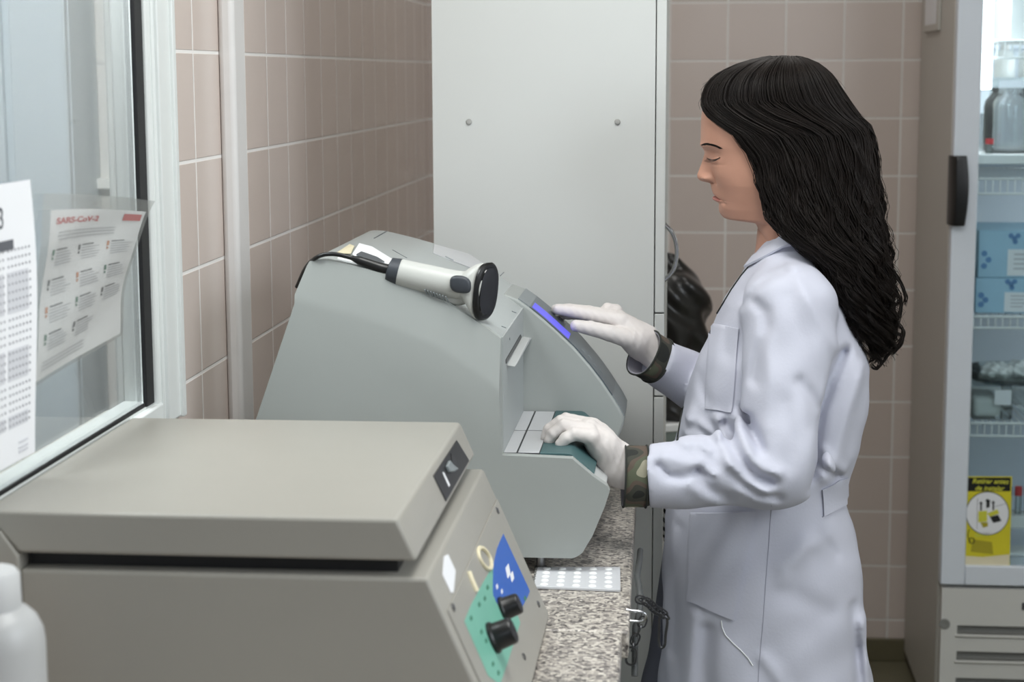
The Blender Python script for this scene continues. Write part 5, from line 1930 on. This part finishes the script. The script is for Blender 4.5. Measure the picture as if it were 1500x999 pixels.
# ---- gloves
def fingers(chains, palm, k=0.005, wrinkles=True):
    def f(P):
        d = None
        for a, b, r1, r2 in palm:
            e = rcone(P, a, b, r1, r2)
            d = e if d is None else smin(d, e, 0.010)
        fd = None
        for ch_ in chains:
            e = None
            for (a, r1), (b, r2) in zip(ch_[:-1], ch_[1:]):
                g_ = rcone(P, a, b, r1, r2)
                e = g_ if e is None else smin(e, g_, 0.0022)
            d = smin(d, e, 0.0035)
        if wrinkles:
            x, y, z = P.T
            d = d + 0.00035 * np.sin(x * 520 + 90 * z + 2.5 * np.sin(y * 160)) * np.sin(z * 260 + y * 210)
        return d
    return f


def glove(chains, palm, name, lab):
    pts = np.array([p for ch_ in chains for p, _ in ch_] + [a for a, _, _, _ in palm] + [b for _, b, _, _ in palm])
    lo, hi = pts.min(0) - 0.04, pts.max(0) + 0.04
    return obj(name, surface_nets(fingers(chains, palm), lo, hi, 0.0014, smooth=1), M['glove'], pr_, smooth=180, label=lab)


# near (left) hand resting on the teal pad, seen from the little-finger side
t_ = lambda px, py, Y: np.array(PY(px, py, Y))
wrL = t_(908, 682, 2.469)
ch_l = [
    [(t_(866, 640, 2.424), 0.0105), (t_(842, 635.5, 2.420), 0.0092), (t_(829, 642, 2.417), 0.0084), (t_(821, 650, 2.417), 0.0074)],
    [(t_(862, 631, 2.439), 0.0112), (t_(826, 624, 2.435), 0.0098), (t_(811, 635, 2.433), 0.0088), (t_(805, 645, 2.433), 0.0078)],
    [(t_(862, 626, 2.459), 0.0115), (t_(822, 618.5, 2.457), 0.0100), (t_(805, 630, 2.455), 0.0090), (t_(800, 640, 2.455), 0.0080)],
    [(t_(866, 624, 2.479), 0.0115), (t_(829, 615, 2.481), 0.0098), (t_(813, 624, 2.483), 0.0088), (t_(808, 632, 2.483), 0.0078)],
    [(t_(893, 652, 2.493), 0.0135), (t_(866, 641, 2.507), 0.0108), (t_(846, 636, 2.511), 0.0092), (t_(834, 634, 2.509), 0.0080)],
]
pl_l = [(wrL, t_(866, 640, 2.429), 0.0255, 0.0130), (wrL, t_(862, 629, 2.452), 0.0270, 0.0150), (wrL, t_(866, 626, 2.475), 0.0255, 0.0135), (t_(884, 652, 2.447), t_(876, 640, 2.472), 0.020, 0.019), (t_(938, 694, 2.467), wrL, 0.0285, 0.0270)]
glove(ch_l, pl_l, 'glove', 'pale latex glove on the hand resting on the pad')
# far (right) hand touching the display
wrR = t_(940, 500, 2.785)
ch_r = [
    [(t_(908, 470, 2.767), 0.0123), (t_(866, 461.5, 2.763), 0.0108), (t_(838, 456, 2.759), 0.0096), (t_(817, 453, 2.755), 0.0082)],
    [(t_(906, 467, 2.785), 0.0126), (t_(862, 458, 2.783), 0.0110), (t_(834, 454, 2.779), 0.0097), (t_(815, 453, 2.775), 0.0082)],
    [(t_(906, 467, 2.803), 0.0122), (t_(866, 461, 2.801), 0.0108), (t_(842, 459, 2.797), 0.0094), (t_(826, 461, 2.793), 0.0080)],
    [(t_(908, 470, 2.820), 0.0115), (t_(902, 455, 2.817), 0.0101), (t_(890, 452, 2.811), 0.0088), (t_(882, 458, 2.805), 0.0080)],
    [(t_(922, 496, 2.755), 0.0152), (t_(893, 488, 2.743), 0.0126), (t_(866, 481, 2.735), 0.0111), (t_(844, 477, 2.729), 0.0091)],
]
pl_r = [(wrR, t_(908, 472, 2.769), 0.0255, 0.0145), (wrR, t_(906, 469, 2.787), 0.0255, 0.0155), (wrR, t_(908, 470, 2.812), 0.0225, 0.0120), (t_(930, 498, 2.767), t_(912, 482, 2.775), 0.022, 0.019), (t_(972, 528, 2.787), wrR, 0.0265, 0.0235)]
glove(ch_r, pl_r, 'glove', 'pale latex glove on the hand touching the display')

# ---- trousers and shoes
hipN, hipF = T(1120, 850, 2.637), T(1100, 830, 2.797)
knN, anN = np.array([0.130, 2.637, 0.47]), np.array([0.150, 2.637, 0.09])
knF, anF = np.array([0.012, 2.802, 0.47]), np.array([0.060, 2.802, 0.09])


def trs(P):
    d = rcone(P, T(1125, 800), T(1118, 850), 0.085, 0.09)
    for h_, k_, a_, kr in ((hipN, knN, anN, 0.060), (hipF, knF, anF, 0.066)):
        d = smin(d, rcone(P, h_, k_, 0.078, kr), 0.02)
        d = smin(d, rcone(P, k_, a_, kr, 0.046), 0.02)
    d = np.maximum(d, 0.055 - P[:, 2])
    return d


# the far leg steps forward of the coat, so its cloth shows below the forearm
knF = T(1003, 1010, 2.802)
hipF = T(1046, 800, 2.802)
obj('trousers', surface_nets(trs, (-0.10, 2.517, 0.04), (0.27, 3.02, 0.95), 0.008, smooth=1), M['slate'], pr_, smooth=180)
for a_ in (anN, anF):
    ang = 0.0
    toe = np.array([a_[0] - 0.15, a_[1], 0.030])
    heel = np.array([a_[0] + 0.035, a_[1], 0.040])

    def shoe(P, a_=a_, toe=toe, heel=heel):
        d = rcone(P, heel, toe, 0.040, 0.034)
        d = smin(d, rcone(P, np.array([a_[0] + 0.01, a_[1], 0.06]), np.array([a_[0] + 0.005, a_[1], 0.11]), 0.044, 0.050), 0.02)
        d = np.maximum(d, 0.0 - P[:, 2] + 0.0005)
        return d
    obj('shoe', surface_nets(shoe, (a_[0] - 0.24, a_[1] - 0.07, -0.01), (a_[0] + 0.10, a_[1] + 0.07, 0.15), 0.006, smooth=1), M['shoe'], pr_, smooth=60)

# ================================================================== LIGHT
def area(name, loc, target, sx_, sy_, power, col):
    l = bpy.data.lights.new(name, 'AREA')
    l.shape = 'RECTANGLE'
    l.size, l.size_y = sx_, sy_
    l.energy = power
    l.color = col
    o = bpy.data.objects.new(name, l)
    o.location = loc
    o.rotation_euler = (Vector(target) - Vector(loc)).to_track_quat('-Z', 'Y').to_euler()
    COL.objects.link(o)
    return o


area('window_daylight', (1.60, 1.35, 1.85), (-0.2, 1.9, 1.15), 1.5, 1.2, 35, (0.86, 0.93, 1.0))
area('window_daylight', (0.30, -1.15, 1.95), (0.0, 3.0, 1.2), 1.2, 1.0, 6, (0.84, 0.92, 1.0))
area('ceiling_lamp', (0.12, 1.75, 2.62), (0.10, 1.8, 0), 0.40, 1.2, 20, (0.98, 0.99, 0.97))
area('ceiling_lamp', (0.10, 3.8, 2.62), (0.10, 3.8, 0), 0.30, 0.8, 4, (1.0, 0.98, 0.95))
area('fill_beyond', (-0.95, 2.0, 2.6), (-1.10, 3.6, 1.2), 0.4, 0.9, 70, (0.95, 0.98, 1.0))  # added fill lamp that brightens the tiles and cupboard behind the glass
area('refrigerator_area_light', (0.69, 4.27, 1.955), (0.85, 4.45, 0.8), 0.05, 0.05, 3.5, (0.92, 0.97, 1.0))
area('refrigerator_area_light', (FX1 - 0.05, 4.30, 1.15), (0.75, 4.46, 1.0), 0.03, 1.3, 5.0, (0.92, 0.97, 1.0))  # unseen strip added on the right inner wall to brighten the lower shelves
cl = struct('ceiling_fixture', join(box(-0.10, 0.34, 1.1, 2.4, 2.64, 2.70)), M['white'])
cl2 = struct('ceiling_fixture', join(box(-0.08, 0.28, 3.35, 4.25, 2.64, 2.70)), M['white'])
w = bpy.data.worlds.new('world')
scene.world = w
w.use_nodes = True
bg = w.node_tree.nodes['Background']
bg.inputs['Color'].default_value = (0.80, 0.88, 1.0, 1)
bg.inputs['Strength'].default_value = 0.17

vs_ = scene.view_settings
vs_.view_transform = 'Standard'
vs_.look = 'None'
vs_.gamma = 1.0
vs_.use_curve_mapping = False
vs_.exposure = 0.0
